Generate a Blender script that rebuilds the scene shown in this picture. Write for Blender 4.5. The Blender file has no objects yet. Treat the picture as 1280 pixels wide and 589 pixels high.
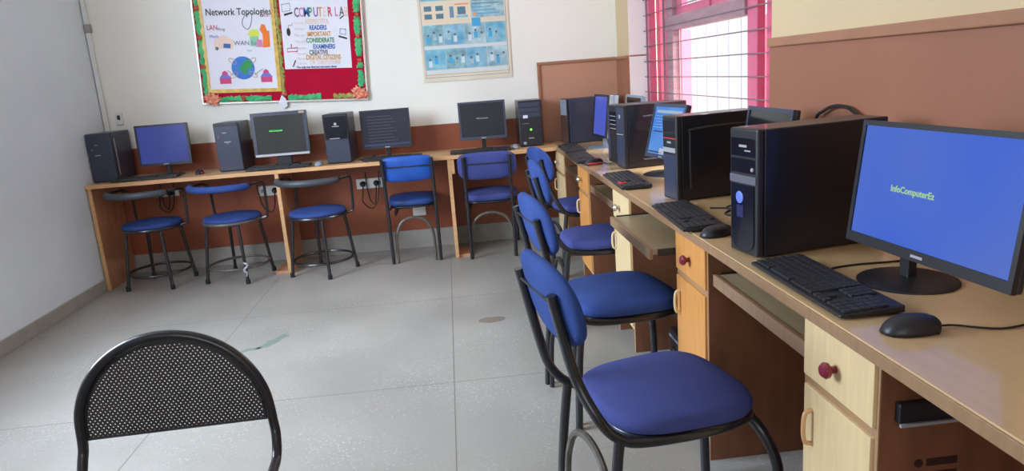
import bpy, bmesh, math, random
from mathutils import Vector, Matrix
random.seed(7)
PI = math.pi
scene = bpy.context.scene
col = scene.collection
R = math.radians

# ------------------------------------------------------------------ materials
def lin(c):
    c = c / 255.0
    return c / 12.92 if c <= 0.04045 else ((c + 0.055) / 1.055) ** 2.4
def rgb(r, g, b): return (lin(r), lin(g), lin(b), 1.0)

def mat(name, c, rough=0.5, metal=0.0, var=0.0, nscale=8.0, stretch=(1, 1, 1), bump=0.0, bscale=60.0,
        spec=0.5, emit=None, estr=0.0, coat=0.0, c2=None, transl=0.0):
    m = bpy.data.materials.new(name); m.use_nodes = True
    nt = m.node_tree; N = nt.nodes; L = nt.links
    b = N['Principled BSDF']
    b.inputs['Base Color'].default_value = c
    b.inputs['Roughness'].default_value = rough
    b.inputs['Metallic'].default_value = metal
    b.inputs['Specular IOR Level'].default_value = spec
    b.inputs['Coat Weight'].default_value = coat
    tc = N.new('ShaderNodeTexCoord')
    if var > 0 or c2:
        mp = N.new('ShaderNodeMapping'); mp.inputs['Scale'].default_value = stretch
        L.new(tc.outputs['Object'], mp.inputs['Vector'])
        nz = N.new('ShaderNodeTexNoise'); nz.inputs['Scale'].default_value = nscale
        nz.inputs['Detail'].default_value = 5
        L.new(mp.outputs[0], nz.inputs['Vector'])
        rp = N.new('ShaderNodeValToRGB')
        rp.color_ramp.elements[0].position = 0.32; rp.color_ramp.elements[1].position = 0.68
        if c2 is None:
            rp.color_ramp.elements[0].color = tuple(max(0, x * (1 - var)) for x in c[:3]) + (1,)
            rp.color_ramp.elements[1].color = tuple(min(1, x * (1 + var)) for x in c[:3]) + (1,)
        else:
            rp.color_ramp.elements[0].color = c; rp.color_ramp.elements[1].color = c2
        L.new(nz.outputs['Fac'], rp.inputs[0]); L.new(rp.outputs[0], b.inputs['Base Color'])
    if bump > 0:
        n2 = N.new('ShaderNodeTexNoise'); n2.inputs['Scale'].default_value = bscale
        L.new(tc.outputs['Object'], n2.inputs['Vector'])
        bp = N.new('ShaderNodeBump'); bp.inputs['Strength'].default_value = bump
        bp.inputs['Distance'].default_value = 0.002
        L.new(n2.outputs['Fac'], bp.inputs['Height']); L.new(bp.outputs[0], b.inputs['Normal'])
    if emit:
        b.inputs['Emission Color'].default_value = emit
        b.inputs['Emission Strength'].default_value = estr
    if transl > 0:
        tr = N.new('ShaderNodeBsdfTranslucent'); tr.inputs['Color'].default_value = c
        mx = N.new('ShaderNodeMixShader'); mx.inputs[0].default_value = transl
        L.new(b.outputs[0], mx.inputs[1]); L.new(tr.outputs[0], mx.inputs[2])
        L.new(mx.outputs[0], N['Material Output'].inputs['Surface'])
    return m

def screen_mat(name, c1, c2, strength=1.0, scale=3.0):
    m = bpy.data.materials.new(name); m.use_nodes = True
    nt = m.node_tree; N = nt.nodes; L = nt.links; b = N['Principled BSDF']
    b.inputs['Base Color'].default_value = (0.01, 0.01, 0.012, 1); b.inputs['Roughness'].default_value = 0.25; b.inputs['Specular IOR Level'].default_value = 0.12
    tc = N.new('ShaderNodeTexCoord'); nz = N.new('ShaderNodeTexNoise'); nz.inputs['Scale'].default_value = scale
    nz.inputs['Detail'].default_value = 1
    L.new(tc.outputs['Object'], nz.inputs['Vector'])
    rp = N.new('ShaderNodeValToRGB'); rp.color_ramp.elements[0].color = c1; rp.color_ramp.elements[1].color = c2
    rp.color_ramp.elements[0].position = 0.35; rp.color_ramp.elements[1].position = 0.65
    L.new(nz.outputs['Fac'], rp.inputs[0]); L.new(rp.outputs[0], b.inputs['Emission Color'])
    b.inputs['Emission Strength'].default_value = strength
    return m

M = {}
M['wall'] = mat('cream_wall_paint', rgb(238, 236, 226), 0.75, var=0.03, nscale=1.5, bump=0.15, bscale=30)
M['wall_yellow'] = mat('dimmed_window_wall_paint', rgb(204, 182, 142), 0.75, var=0.03, nscale=1.5, bump=0.15, bscale=30)  # yellower paint, base also darkened to carry the window wall's shade
M['wall_white'] = mat('reveal_white_paint', rgb(236, 236, 230), 0.6, var=0.02, nscale=3)
M['wall_blue'] = mat('side_wall_paint', rgb(226, 236, 244), 0.6, var=0.03, nscale=2)
M['ceiling'] = mat('ceiling_paint', rgb(235, 232, 224), 0.8, var=0.02)
M['dado'] = mat('brown_dado_paint', rgb(146, 76, 44), 0.45, var=0.08, nscale=3, bump=0.1)
M['panel'] = mat('dimmed_tan_brown_paint', rgb(152, 100, 76), 0.5, var=0.06, nscale=2, bump=0.1)  # tan brown with the dimness of the right wall put into the colour
M['panel_light'] = mat('pale_tan_board', rgb(192, 142, 114), 0.5, var=0.05, nscale=2)
M['rail'] = mat('tan_moulding_paint', rgb(160, 112, 84), 0.5, var=0.06)
M['skirting'] = mat('grey_stone_skirting', rgb(158, 155, 148), 0.4, var=0.08, nscale=12)
M['wood'] = mat('beech_laminate', rgb(200, 162, 120), 0.38, var=0.06, nscale=5, stretch=(1, 12, 12))
M['top'] = mat('worktop_laminate', rgb(216, 182, 136), 0.24, var=0.04, nscale=4, stretch=(10, 1, 10), coat=0.6)
M['top_edge'] = mat('worktop_edge', rgb(150, 116, 84), 0.5, var=0.1, nscale=8, stretch=(1, 6, 1))
M['ply_edge'] = mat('orange_wood_edge', rgb(208, 160, 112), 0.45, var=0.08, nscale=9, stretch=(1, 1, 6))
M['ply'] = mat('reddish_plywood', rgb(194, 138, 102), 0.45, var=0.12, nscale=6, stretch=(6, 6, 1))
M['cab_pale'] = mat('pale_maple_laminate', rgb(220, 194, 146), 0.4, var=0.06, nscale=6, stretch=(1, 9, 1))
M['cab_orange'] = mat('honey_orange_laminate', rgb(210, 146, 78), 0.4, var=0.08, nscale=6, stretch=(1, 9, 1))
M['cab_brown'] = mat('brown_carcass_board', rgb(132, 84, 56), 0.5, var=0.15, nscale=6, stretch=(4, 4, 1))
M['cab_edge'] = mat('carcass_edge_band', rgb(164, 128, 92), 0.5, var=0.1)
M['tray'] = mat('tray_laminate', rgb(168, 150, 118), 0.4, var=0.08, nscale=6, stretch=(6, 1, 1))
M['tray_edge'] = mat('tray_front_edge', rgb(146, 116, 88), 0.45, var=0.1, nscale=8, stretch=(1, 5, 1))
M['black_plastic'] = mat('black_plastic', rgb(34, 34, 38), 0.42, var=0.06)
M['black_case'] = mat('black_steel_case', rgb(18, 21, 30), 0.38, var=0.05, coat=0.25)
M['slate_case'] = mat('slate_grey_plastic', rgb(54, 60, 78), 0.34, var=0.05)
M['gloss_black'] = mat('gloss_black_plastic', rgb(20, 22, 34), 0.15, coat=0.4)
M['grey_plastic'] = mat('grey_plastic', rgb(132, 142, 154), 0.4)
M['silver'] = mat('silver_plastic', rgb(178, 178, 182), 0.35, metal=0.3)
M['bronze_panel'] = mat('dark_bronze_panel', rgb(84, 62, 54), 0.25, coat=0.3)
M['key'] = mat('key_plastic', rgb(46, 46, 50), 0.5)
M['key_legend_red'] = mat('red_key_plastic', rgb(196, 64, 66), 0.5)
M['rubber'] = mat('cable_rubber', rgb(22, 22, 24), 0.5)
M['tube'] = mat('black_enamel_tube', rgb(34, 34, 38), 0.33, var=0.15, nscale=20, coat=0.2)
M['tube_worn'] = mat('worn_grey_tube', rgb(88, 82, 76), 0.4, var=0.25, nscale=25)
M['fabric_blue'] = mat('royal_blue_fabric', rgb(50, 72, 132), 0.85, var=0.14, nscale=6, bump=0.5, bscale=400, spec=0.2)
M['fabric_navy'] = mat('faded_navy_fabric', rgb(66, 74, 132), 0.85, var=0.10, nscale=5, bump=0.5, bscale=400, spec=0.2)
M['vinyl_blue'] = mat('blue_vinyl', rgb(30, 84, 176), 0.5, var=0.16, nscale=9)
M['vinyl_dark'] = mat('dark_blue_vinyl', rgb(34, 66, 128), 0.5, var=0.15, nscale=9)
M['pad_black'] = mat('black_grey_vinyl', rgb(62, 66, 70), 0.45, var=0.15, nscale=9)
M['white_plastic'] = mat('white_plastic', rgb(226, 226, 222), 0.4)
M['knob_red'] = mat('maroon_knob', rgb(120, 24, 44), 0.3, coat=0.3)
M['chrome'] = mat('chrome_metal', rgb(186, 184, 178), 0.25, metal=0.9)
M['pink'] = mat('pink_enamel', rgb(208, 104, 132), 0.45, var=0.10, nscale=4)
M['pink_panel'] = mat('pink_painted_sheet', rgb(240, 150, 170), 0.5, var=0.06, nscale=5, transl=0.3)
M['mauve'] = mat('mauve_weathered_wood', rgb(158, 124, 130), 0.55, var=0.14, nscale=6, stretch=(1, 1, 8))
M['iron'] = mat('grille_iron', rgb(130, 112, 120), 0.5, metal=0.2)
M['board_red'] = mat('crimson_felt', rgb(176, 22, 52), 0.9, var=0.06, nscale=4, spec=0.1)
M['board_frame'] = mat('aluminium_frame', rgb(196, 190, 182), 0.35, metal=0.5)
M['paper'] = mat('white_chart_paper', rgb(226, 226, 234), 0.7, var=0.03, nscale=3)
M['gold'] = mat('gold_ribbon', rgb(220, 186, 60), 0.4, c2=rgb(196, 150, 40), nscale=30)
M['crepe_green'] = mat('green_crepe_paper', rgb(86, 192, 124), 0.8, c2=rgb(66, 166, 108), nscale=18, bump=0.6, bscale=120)
M['crepe_mix'] = mat('olive_tinsel', rgb(96, 150, 70), 0.7, c2=rgb(200, 160, 90), nscale=40, bump=0.6, bscale=120)
M['coral'] = mat('coral_paper_flower', rgb(226, 108, 88), 0.7, c2=rgb(238, 178, 140), nscale=40)
M['coral2'] = mat('peach_paper_petal', rgb(240, 190, 150), 0.7, c2=rgb(220, 80, 84), nscale=50)
M['glass'] = None

def flat(name, r, g, b, rough=0.7): return mat(name, rgb(r, g, b), rough)
def emis(name, r, g, b, s=1.0): return mat(name, (0.01, 0.01, 0.01, 1), 0.4, emit=rgb(r, g, b), estr=s)

def glass_mat():
    m = bpy.data.materials.new('window_glass'); m.use_nodes = True
    nt = m.node_tree; N = nt.nodes; L = nt.links
    N.remove(N['Principled BSDF'])
    g = N.new('ShaderNodeBsdfGlossy'); g.inputs['Roughness'].default_value = 0.03
    t = N.new('ShaderNodeBsdfTransparent'); t.inputs['Color'].default_value = (0.95, 0.95, 0.97, 1)
    mx = N.new('ShaderNodeMixShader'); mx.inputs[0].default_value = 0.08
    L.new(t.outputs[0], mx.inputs[1]); L.new(g.outputs[0], mx.inputs[2])
    L.new(mx.outputs[0], N['Material Output'].inputs['Surface'])
    return m
M['glass'] = glass_mat()

def perf_mat():
    m = bpy.data.materials.new('perforated_black_steel'); m.use_nodes = True
    nt = m.node_tree; N = nt.nodes; L = nt.links; b = N['Principled BSDF']
    b.inputs['Base Color'].default_value = rgb(62, 58, 56); b.inputs['Roughness'].default_value = 0.42
    tc = N.new('ShaderNodeTexCoord'); sp = N.new('ShaderNodeSeparateXYZ'); L.new(tc.outputs['Object'], sp.inputs[0])
    def math_(op, a, bb=None, c=None):
        n = N.new('ShaderNodeMath'); n.operation = op
        for i, v in enumerate((a, bb, c)):
            if v is None: continue
            if isinstance(v, (int, float)): n.inputs[i].default_value = v
            else: L.new(v, n.inputs[i])
        return n.outputs[0]
    p = 0.0105
    def lattice(ox, oz):
        x = math_('SUBTRACT', math_('FRACT', math_('ADD', math_('DIVIDE', sp.outputs[0], p), 50 + ox)), 0.5)
        z = math_('SUBTRACT', math_('FRACT', math_('ADD', math_('DIVIDE', sp.outputs[2], p * 1.25), 50 + oz)), 0.5)
        z = math_('MULTIPLY', z, 1.25)
        d = math_('ADD', math_('MULTIPLY', x, x), math_('MULTIPLY', z, z))
        return math_('LESS_THAN', d, 0.17 ** 2)
    h = math_('MAXIMUM', lattice(0, 0), lattice(0.5, 0.5))
    t = N.new('ShaderNodeBsdfTransparent'); mx = N.new('ShaderNodeMixShader')
    L.new(h, mx.inputs[0]); L.new(b.outputs[0], mx.inputs[1]); L.new(t.outputs[0], mx.inputs[2])
    L.new(mx.outputs[0], N['Material Output'].inputs['Surface'])
    return m
M['perf'] = perf_mat()

XJ, YJ, TILE = -0.0842, 4.1108, 1.2165
def floor_mat():
    m = bpy.data.materials.new('speckled_stone_floor'); m.use_nodes = True
    nt = m.node_tree; N = nt.nodes; L = nt.links; b = N['Principled BSDF']
    tc = N.new('ShaderNodeTexCoord'); sp = N.new('ShaderNodeSeparateXYZ'); L.new(tc.outputs['Object'], sp.inputs[0])
    def mt(op, a, bb=None):
        n = N.new('ShaderNodeMath'); n.operation = op
        for i, v in enumerate((a, bb)):
            if v is None: continue
            if isinstance(v, (int, float)): n.inputs[i].default_value = v
            else: L.new(v, n.inputs[i])
        return n.outputs[0]
    def mixc(f, a, c):
        n = N.new('ShaderNodeMix'); n.data_type = 'RGBA'
        L.new(f, n.inputs[0])
        if isinstance(a, tuple): n.inputs[6].default_value = a
        else: L.new(a, n.inputs[6])
        if isinstance(c, tuple): n.inputs[7].default_value = c
        else: L.new(c, n.inputs[7])
        return n.outputs[2]
    def joint(s, o):
        f = mt('FRACT', mt('ADD', mt('DIVIDE', mt('SUBTRACT', s, o), TILE), 20.5))
        return mt('LESS_THAN', mt('ABSOLUTE', mt('SUBTRACT', f, 0.5)), 0.0016)
    J = mt('MAXIMUM', joint(sp.outputs[0], XJ), joint(sp.outputs[1], YJ))
    n1 = N.new('ShaderNodeTexNoise'); n1.inputs['Scale'].default_value = 1.1; n1.inputs['Detail'].default_value = 3
    L.new(tc.outputs['Object'], n1.inputs['Vector'])
    base = N.new('ShaderNodeValToRGB'); base.color_ramp.elements[0].color = rgb(148, 145, 138); base.color_ramp.elements[1].color = rgb(168, 165, 158)
    base.color_ramp.elements[0].position = 0.35; base.color_ramp.elements[1].position = 0.65
    L.new(n1.outputs['Fac'], base.inputs[0])
    v = N.new('ShaderNodeTexVoronoi'); v.inputs['Scale'].default_value = 62; L.new(tc.outputs['Object'], v.inputs['Vector'])
    chips = mt('MULTIPLY', mt('LESS_THAN', v.outputs['Distance'], 0.24), 0.55)
    n3 = N.new('ShaderNodeTexNoise'); n3.inputs['Scale'].default_value = 2.3; L.new(tc.outputs['Object'], n3.inputs['Vector'])
    patch = N.new('ShaderNodeMapRange'); patch.inputs[1].default_value = 0.38; patch.inputs[2].default_value = 0.62
    L.new(n3.outputs['Fac'], patch.inputs[0])
    chips = mt('MULTIPLY', chips, patch.outputs[0])
    c1 = mixc(chips, base.outputs[0], rgb(206, 204, 198))
    v2 = N.new('ShaderNodeTexVoronoi'); v2.inputs['Scale'].default_value = 48; L.new(tc.outputs['Object'], v2.inputs['Vector'])
    dk = mt('MULTIPLY', mt('LESS_THAN', v2.outputs['Distance'], 0.15), 0.35)
    c1 = mixc(dk, c1, rgb(118, 114, 106))
    c2 = mixc(J, c1, rgb(108, 104, 98))
    L.new(c2, b.inputs['Base Color'])
    b.inputs['Roughness'].default_value = 0.33; b.inputs['Specular IOR Level'].default_value = 0.55
    rr = N.new('ShaderNodeMapRange'); rr.inputs[3].default_value = 0.26; rr.inputs[4].default_value = 0.44
    L.new(n3.outputs['Fac'], rr.inputs[0]); L.new(rr.outputs[0], b.inputs['Roughness'])
    return m
M['floor'] = floor_mat()

# ------------------------------------------------------------------ mesh helpers
def obj(name, bm, m, parent=None, smooth=False, loc=None, rot=None, bevel=0.0, auto=True):
    me = bpy.data.meshes.new(name)
    bmesh.ops.recalc_face_normals(bm, faces=bm.faces[:])
    bm.to_mesh(me); bm.free()
    for x in (m if isinstance(m, (list, tuple)) else [m]): me.materials.append(x)
    if smooth:
        for p in me.polygons: p.use_smooth = True
        if auto: me.set_sharp_from_angle(angle=R(38))
    o = bpy.data.objects.new(name, me); col.objects.link(o)
    if parent: o.parent = parent
    if loc: o.location = loc
    if rot: o.rotation_euler = rot
    if bevel > 0:
        md = o.modifiers.new('bevel', 'BEVEL'); md.width = bevel; md.segments = 2; md.limit_method = 'ANGLE'; md.angle_limit = R(50)
        md.harden_normals = False
    return o

def thing(name, label, cat, loc=(0, 0, 0), rotz=0.0, group=None):
    o = bpy.data.objects.new(name, None); col.objects.link(o)
    o.empty_display_size = 0.1
    o.location = loc; o.rotation_euler = (0, 0, rotz)
    o['label'] = label; o['category'] = cat
    if group: o['group'] = group
    return o
def tag(o, label, cat, group=None):
    o['label'] = label; o['category'] = cat
    if group: o['group'] = group
    return o
def struct(name, bm, m, parent=None, **k):
    o = obj(name, bm, m, parent, **k)
    if parent is None: o['kind'] = 'structure'
    return o

def box(bm, x0, x1, y0, y1, z0, z1, mi=0, mtx=None):
    vs = [Vector((x, y, z)) for z in (z0, z1) for y in (y0, y1) for x in (x0, x1)]
    if mtx: vs = [mtx @ v for v in vs]
    v = [bm.verts.new(p) for p in vs]
    for f in ((0, 2, 3, 1), (4, 5, 7, 6), (0, 1, 5, 4), (2, 6, 7, 3), (0, 4, 6, 2), (1, 3, 7, 5)):
        fc = bm.faces.new([v[i] for i in f]); fc.material_index = mi
    return v
def bx(*a, **k):
    bm = bmesh.new(); box(bm, *a, **k); return bm

def catmull(pts, n=6, closed=False):
    P = [Vector(p) for p in pts]; out = []
    m = len(P)
    rng = range(m if closed else m - 1)
    for i in rng:
        if closed: a, b, c, d = P[(i - 1) % m], P[i], P[(i + 1) % m], P[(i + 2) % m]
        else: a, b, c, d = P[max(i - 1, 0)], P[i], P[i + 1], P[min(i + 2, m - 1)]
        for k in range(n):
            t = k / n
            out.append(0.5 * ((2 * b) + (c - a) * t + (2 * a - 5 * b + 4 * c - d) * t * t + (3 * b - a - 3 * c + d) * t ** 3))
    if not closed: out.append(P[-1])
    return out

def tube(bm, pts, r, seg=8, closed=False, smooth=0, mi=0, flat_=1.0):
    P = catmull(pts, smooth, closed) if smooth else [Vector(p) for p in pts]
    n = len(P); rings = []
    up = None
    for i, p in enumerate(P):
        if closed: t = (P[(i + 1) % n] - P[i - 1])
        else: t = P[min(i + 1, n - 1)] - P[max(i - 1, 0)]
        t.normalize()
        if up is None:
            up = Vector((0, 0, 1)) if abs(t.z) < 0.9 else Vector((1, 0, 0))
        a = t.cross(up)
        if a.length < 1e-4: a = t.cross(Vector((0, 1, 0)))
        a.normalize(); b = a.cross(t).normalized(); up = b
        rr = r(i / (n - 1)) if callable(r) else r
        rings.append([bm.verts.new(p + a * math.cos(2 * PI * k / seg) * rr + b * math.sin(2 * PI * k / seg) * rr * flat_) for k in range(seg)])
    m = n if closed else n - 1
    for i in range(m):
        A, B = rings[i], rings[(i + 1) % n]
        for k in range(seg):
            f = bm.faces.new((A[k], A[(k + 1) % seg], B[(k + 1) % seg], B[k])); f.material_index = mi; f.smooth = True
    if not closed:
        for rg in (rings[0][::-1], rings[-1]):
            f = bm.faces.new(rg); f.material_index = mi
def tb(*a, **k):
    bm = bmesh.new(); tube(bm, *a, **k); return bm

def lathe(bm, prof, seg=24, mtx=None, mi=0):
    """prof: (r, z) list; axis z"""
    rings = []
    for r, z in prof:
        if r < 1e-6: rings.append([bm.verts.new((mtx @ Vector((0, 0, z))) if mtx else (0, 0, z))])
        else:
            rg = []
            for k in range(seg):
                p = Vector((r * math.cos(2 * PI * k / seg), r * math.sin(2 * PI * k / seg), z))
                rg.append(bm.verts.new(mtx @ p if mtx else p))
            rings.append(rg)
    for A, B in zip(rings, rings[1:]):
        for k in range(seg):
            k2 = (k + 1) % seg
            if len(A) == 1 and len(B) == 1: continue
            if len(A) == 1: f = bm.faces.new((A[0], B[k], B[k2]))
            elif len(B) == 1: f = bm.faces.new((A[k], A[k2], B[0]))
            else: f = bm.faces.new((A[k], A[k2], B[k2], B[k]))
            f.material_index = mi; f.smooth = True
def lt(*a, **k):
    bm = bmesh.new(); lathe(bm, *a, **k); return bm

def prism(bm, pts2, h0, h1, mtx=None, mi=0):
    """2D outline (u,v) extruded along third axis from h0 to h1; mtx maps (u,v,h)"""
    A = [bm.verts.new(mtx @ Vector((u, v, h0)) if mtx else (u, v, h0)) for u, v in pts2]
    B = [bm.verts.new(mtx @ Vector((u, v, h1)) if mtx else (u, v, h1)) for u, v in pts2]
    f = bm.faces.new(A[::-1]); f.material_index = mi
    f = bm.faces.new(B); f.material_index = mi
    n = len(A)
    for i in range(n):
        f = bm.faces.new((A[i], A[(i + 1) % n], B[(i + 1) % n], B[i])); f.material_index = mi

def superell(a, b, e=4.0, n=40, fx=None):
    out = []
    for k in range(n):
        t = 2 * PI * k / n; c, s = math.cos(t), math.sin(t)
        x = a * math.copysign(abs(c) ** (2 / e), c); y = b * math.copysign(abs(s) ** (2 / e), s)
        if fx: x, y = fx(x, y)
        out.append((x, y))
    return out

def cushion(outline, z0, z1, crown=0.012, edge=0.014):
    """rounded pad: rings shrink to the centre on top and bottom"""
    bm = bmesh.new(); n = len(outline)
    cx = sum(p[0] for p in outline) / n; cy = sum(p[1] for p in outline) / n
    layers = [(0.90, z0, 0), (0.975, z0 + edge * 0.35, 0), (1.0, z0 + edge, 0), (1.0, z1 - edge * 1.3, 0), (0.975, z1 - edge * 0.45, 0), (0.92, z1, 0),
              (0.7, z1 + crown * 0.6, 0), (0.4, z1 + crown * 0.92, 0), (0.15, z1 + crown, 0)]
    rings = [[bm.verts.new((cx + (x - cx) * s, cy + (y - cy) * s, z)) for x, y in outline] for s, z, _ in layers]
    for A, B in zip(rings, rings[1:]):
        for k in range(n):
            f = bm.faces.new((A[k], A[(k + 1) % n], B[(k + 1) % n], B[k])); f.smooth = True
    bm.faces.new(rings[0][::-1]); f = bm.faces.new(rings[-1]); f.smooth = True
    return bm

def xform(bm, mtx):
    bmesh.ops.transform(bm, matrix=mtx, verts=bm.verts[:]); return bm

def text_obj(name, s, size, m, parent, mtx, extrude=0.0004, bold=0.0, align='LEFT', sx=1.0):
    cu = bpy.data.curves.new(name, 'FONT'); cu.body = s; cu.size = size; cu.extrude = extrude; cu.offset = bold
    cu.align_x = align; cu.resolution_u = 3
    t = bpy.data.objects.new(name, cu); col.objects.link(t)
    dg = bpy.context.evaluated_depsgraph_get()
    me = bpy.data.meshes.new_from_object(t.evaluated_get(dg))
    bpy.data.objects.remove(t)
    me.name = name
    me.materials.clear(); me.materials.append(m)
    me.transform(mtx @ Matrix.Diagonal((sx, 1, 1, 1)))
    o = bpy.data.objects.new(name, me); col.objects.link(o); o.parent = parent
    return o

def copy_tree(o, parent=None):
    c = o.copy(); col.objects.link(c); c.parent = parent
    for ch in list(o.children): copy_tree(ch, c)
    return c

# ------------------------------------------------------------------ dimensions
XL, XR, YB, YN, ZC = -2.515, 1.3142, 5.5104, -3.2, 3.0
XO = 1.479                   # window plane
XF = 0.7384                  # worktop front edge
YF = 5.049                   # back desk front edge
ZR = 1.3445                  # rail height
WY0, WY1, WZ0, WZ1 = 2.86, 5.154, .92, 2.15   # window opening
DT = 0.75

# ------------------------------------------------------------------ room shell
struct('floor', bx(XL - .2, XO + .1, YN - .2, YB + .2, -0.08, 0), M['floor'])
struct('ceiling', bx(XL - .2, XO + .1, YN - .2, YB + .2, ZC, ZC + .1), M['ceiling'])
struct('wall_back', bx(XL - .2, XO + .1, YB, YB + .2, 0, ZC), M['wall'])
bm = bmesh.new()
box(bm, XR, XO + .06, YN, WY0, 0, ZC); box(bm, XR, XO + .06, WY1, YB, 0, ZC)
box(bm, XR, XO + .06, WY0, WY1, 0, WZ0); box(bm, XR, XO + .06, WY0, WY1, WZ1, ZC)
struct('wall_right', bm, M['wall_yellow'])
# left wall with a window opening well to the left of the view, and the wall behind the camera with two openings
LY0, LY1, LZ0, LZ1 = 1.5, 3.7, 0.95, 2.5
bm = bmesh.new()
box(bm, XL - .2, XL, YN, LY0, 0, ZC); box(bm, XL - .2, XL, LY1, YB, 0, ZC)
box(bm, XL - .2, XL, LY0, LY1, 0, LZ0); box(bm, XL - .2, XL, LY0, LY1, LZ1, ZC)
struct('wall_left', bm, M['wall_blue'])
NX0, NX1, NZ0, NZ1 = -2.0, 0.8, 0.9, 2.4
bm = bmesh.new()
box(bm, XL - .2, NX0, YN - .2, YN, 0, ZC); box(bm, NX1, XO + .1, YN - .2, YN, 0, ZC)
box(bm, NX0, NX1, YN - .2, YN, 0, NZ0); box(bm, NX0, NX1, YN - .2, YN, NZ1, ZC)
struct('wall_front', bm, M['wall'])

# white-painted far reveal and sill of the window
bm = bmesh.new()
box(bm, XR + .002, XO, WY1 - .004, WY1, WZ0, WZ1)
struct('trim_1', bm, M['wall_white'])
struct('trim_2', bx(XR - .01, XO + .03, WY0, WY1, WZ0 - .02, WZ0 + .004), M['wall_white'])
# dado paint and skirting of the back wall
struct('trim_3', bx(XL, 0.712, YB - .003, YB, .145, .945), M['dado'])
struct('trim_4', bx(0.712, XR, YB - .003, YB, .145, .752), M['dado'])
struct('baseboard_back', bx(XL + .012, XR - .01, YB - .012, YB, 0, .145), M['skirting'], bevel=.003)
struct('baseboard_left', bx(XL, XL + .012, YN, YB, 0, .085), M['skirting'], bevel=.003)
# tan panel of back wall next to the corner with moulding
pb = struct('trim_5', bx(0.712, XR, YB - .012, YB, .752, ZR - .018), M['panel_light'])
bm = bmesh.new()
box(bm, 0.690, XR, YB - .026, YB, ZR - .018, ZR + .004); box(bm, 0.690, 0.712, YB - .026, YB, .752, ZR - .018)
struct('trim_6', bm, M['rail'], bevel=.004)
# right wall dado panels and rails
bm = bmesh.new()
box(bm, XR - .012, XR, WY1, YB - .012, 0, ZR - .018); box(bm, XR - .012, XR, YN, WY0 - .008, 0, ZR - .03)
box(bm, XR - .006, XR, WY0 - .008, WY1, 0, WZ0 - .02)
struct('trim_7', bm, M['panel'])
bm = bmesh.new()
box(bm, XR - .026, XR, WY1, YB - .026, ZR - .018, ZR + .004)
box(bm, XR - .028, XR, YN, WY0 - .012, ZR - .03, ZR + .004)
box(bm, XR, XO, WY1 - .012, WY1 - .003, ZR - .006, ZR + .004)
struct('trim_8', bm, M['rail'], bevel=.005)

# ------------------------------------------------------------------ windows
w1 = thing('window_1', '', '', (0, 0, 0)); del w1['label']; del w1['category']; w1['kind'] = 'structure'
YM1, YM2 = 4.60, 3.35     # mullions
TZ0, TZ1 = 1.475, 1.53    # transom
bm = bmesh.new()
fx0, fx1 = XO - .035, XO + .006
box(bm, fx0, fx1, WY1 - .10, WY1, WZ0, WZ1); box(bm, fx0, fx1, WY0, WY0 + .06, WZ0, WZ1)
box(bm, fx0, fx1, WY0, WY1, WZ1 - .06, WZ1); box(bm, fx0, fx1, WY0, WY1, WZ0, WZ0 + .03)
box(bm, fx0, fx1, YM2 - .055, YM2 + .055, WZ0, WZ1)
obj('window_frame', bm, M['pink'], w1, bevel=.004)
obj('mullion', bx(fx0 - .005, fx1, YM1 - .06, YM1 + .06, WZ0, WZ1), M['mauve'], w1, bevel=.004)
obj('transom', bx(fx0 - .015, fx1 + .01, YM2 + .055, YM1 + .06, TZ0, TZ1 + .03), M['mauve'], w1, bevel=.004)
# narrow side sashes, pink painted sheet in pink frames
for a, b_ in ((YM1 + .06, WY1 - .10), (WY0 + .06, YM2 - .055)):
    bm = bmesh.new()
    box(bm, XO + .01, XO + .035, a, a + .05, WZ0 + .03, WZ1 - .06); box(bm, XO + .01, XO + .035, b_ - .05, b_, WZ0 + .03, WZ1 - .06)
    box(bm, XO + .01, XO + .035, a + .05, b_ - .05, WZ0 + .03, WZ0 + .09)
    mid = (a + b_) / 2
    box(bm, XO + .012, XO + .033, mid - .02, mid + .02, WZ0 + .09, WZ1 - .06)
    s = obj('sash', bm, M['pink'], w1, bevel=.003)
    obj('sash_panel', bx(XO + .020, XO + .026, a + .05, b_ - .05, WZ0 + .09, WZ1 - .06), M['pink_panel'], s)
# upper sashes above the transom, opened glass in dark pink frames
for a, b_ in ((3.98, 4.54), (3.405, 3.94)):
    bm = bmesh.new()
    z0, z1 = TZ1 + .03, WZ1 - .06
    box(bm, XO - .01, XO + .03, a, a + .07, z0, z1); box(bm, XO - .01, XO + .03, b_ - .10, b_, z0, z1)
    box(bm, XO - .01, XO + .03, a + .07, b_ - .10, z0, z0 + .05); box(bm, XO - .01, XO + .03, a + .07, b_ - .10, z1 - .06, z1)
    s = obj('upper_sash', bm, M['pink'], w1, bevel=.003)
    obj('glass_pane', bx(XO + .008, XO + .012, a + .07, b_ - .10, z0 + .05, z1 - .06), M['glass'], s)
obj('sash_post', bx(XO - .02, XO + .04, 3.94, 3.98, TZ1 + .03, WZ1 - .06), M['pink'], w1)
# opened shutter leaves, hinged on the mullions and swung outward
obj('shutter_leaf', bx(XO + .008, XO + .075, YM1 - .085, YM1 - .06, WZ0 + .03, TZ0), M['pink_panel'], w1, bevel=.003)
obj('shutter_leaf', bx(XO + .008, XO + .075, YM2 + .06, YM2 + .085, WZ0 + .03, TZ0), M['pink_panel'], w1, bevel=.003)
# iron bars of the grille in front
for i in range(8):
    z = 1.085 + i * .105
    a, b_ = WY0 + .01, WY1 - .01
    obj('grille_bar', tb([(fx0 - .02, a, z), (fx0 - .02, b_, z)], .0035, seg=6), M['iron'], w1)
for y in (WY1 - .105, WY0 + .075, YM1 + .055):
    obj('grille_upright', bx(fx0 - .030, fx0 - .020, y - .006, y + .006, WZ0 + .005, WZ1 - .01), M['iron'], w1)
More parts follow.
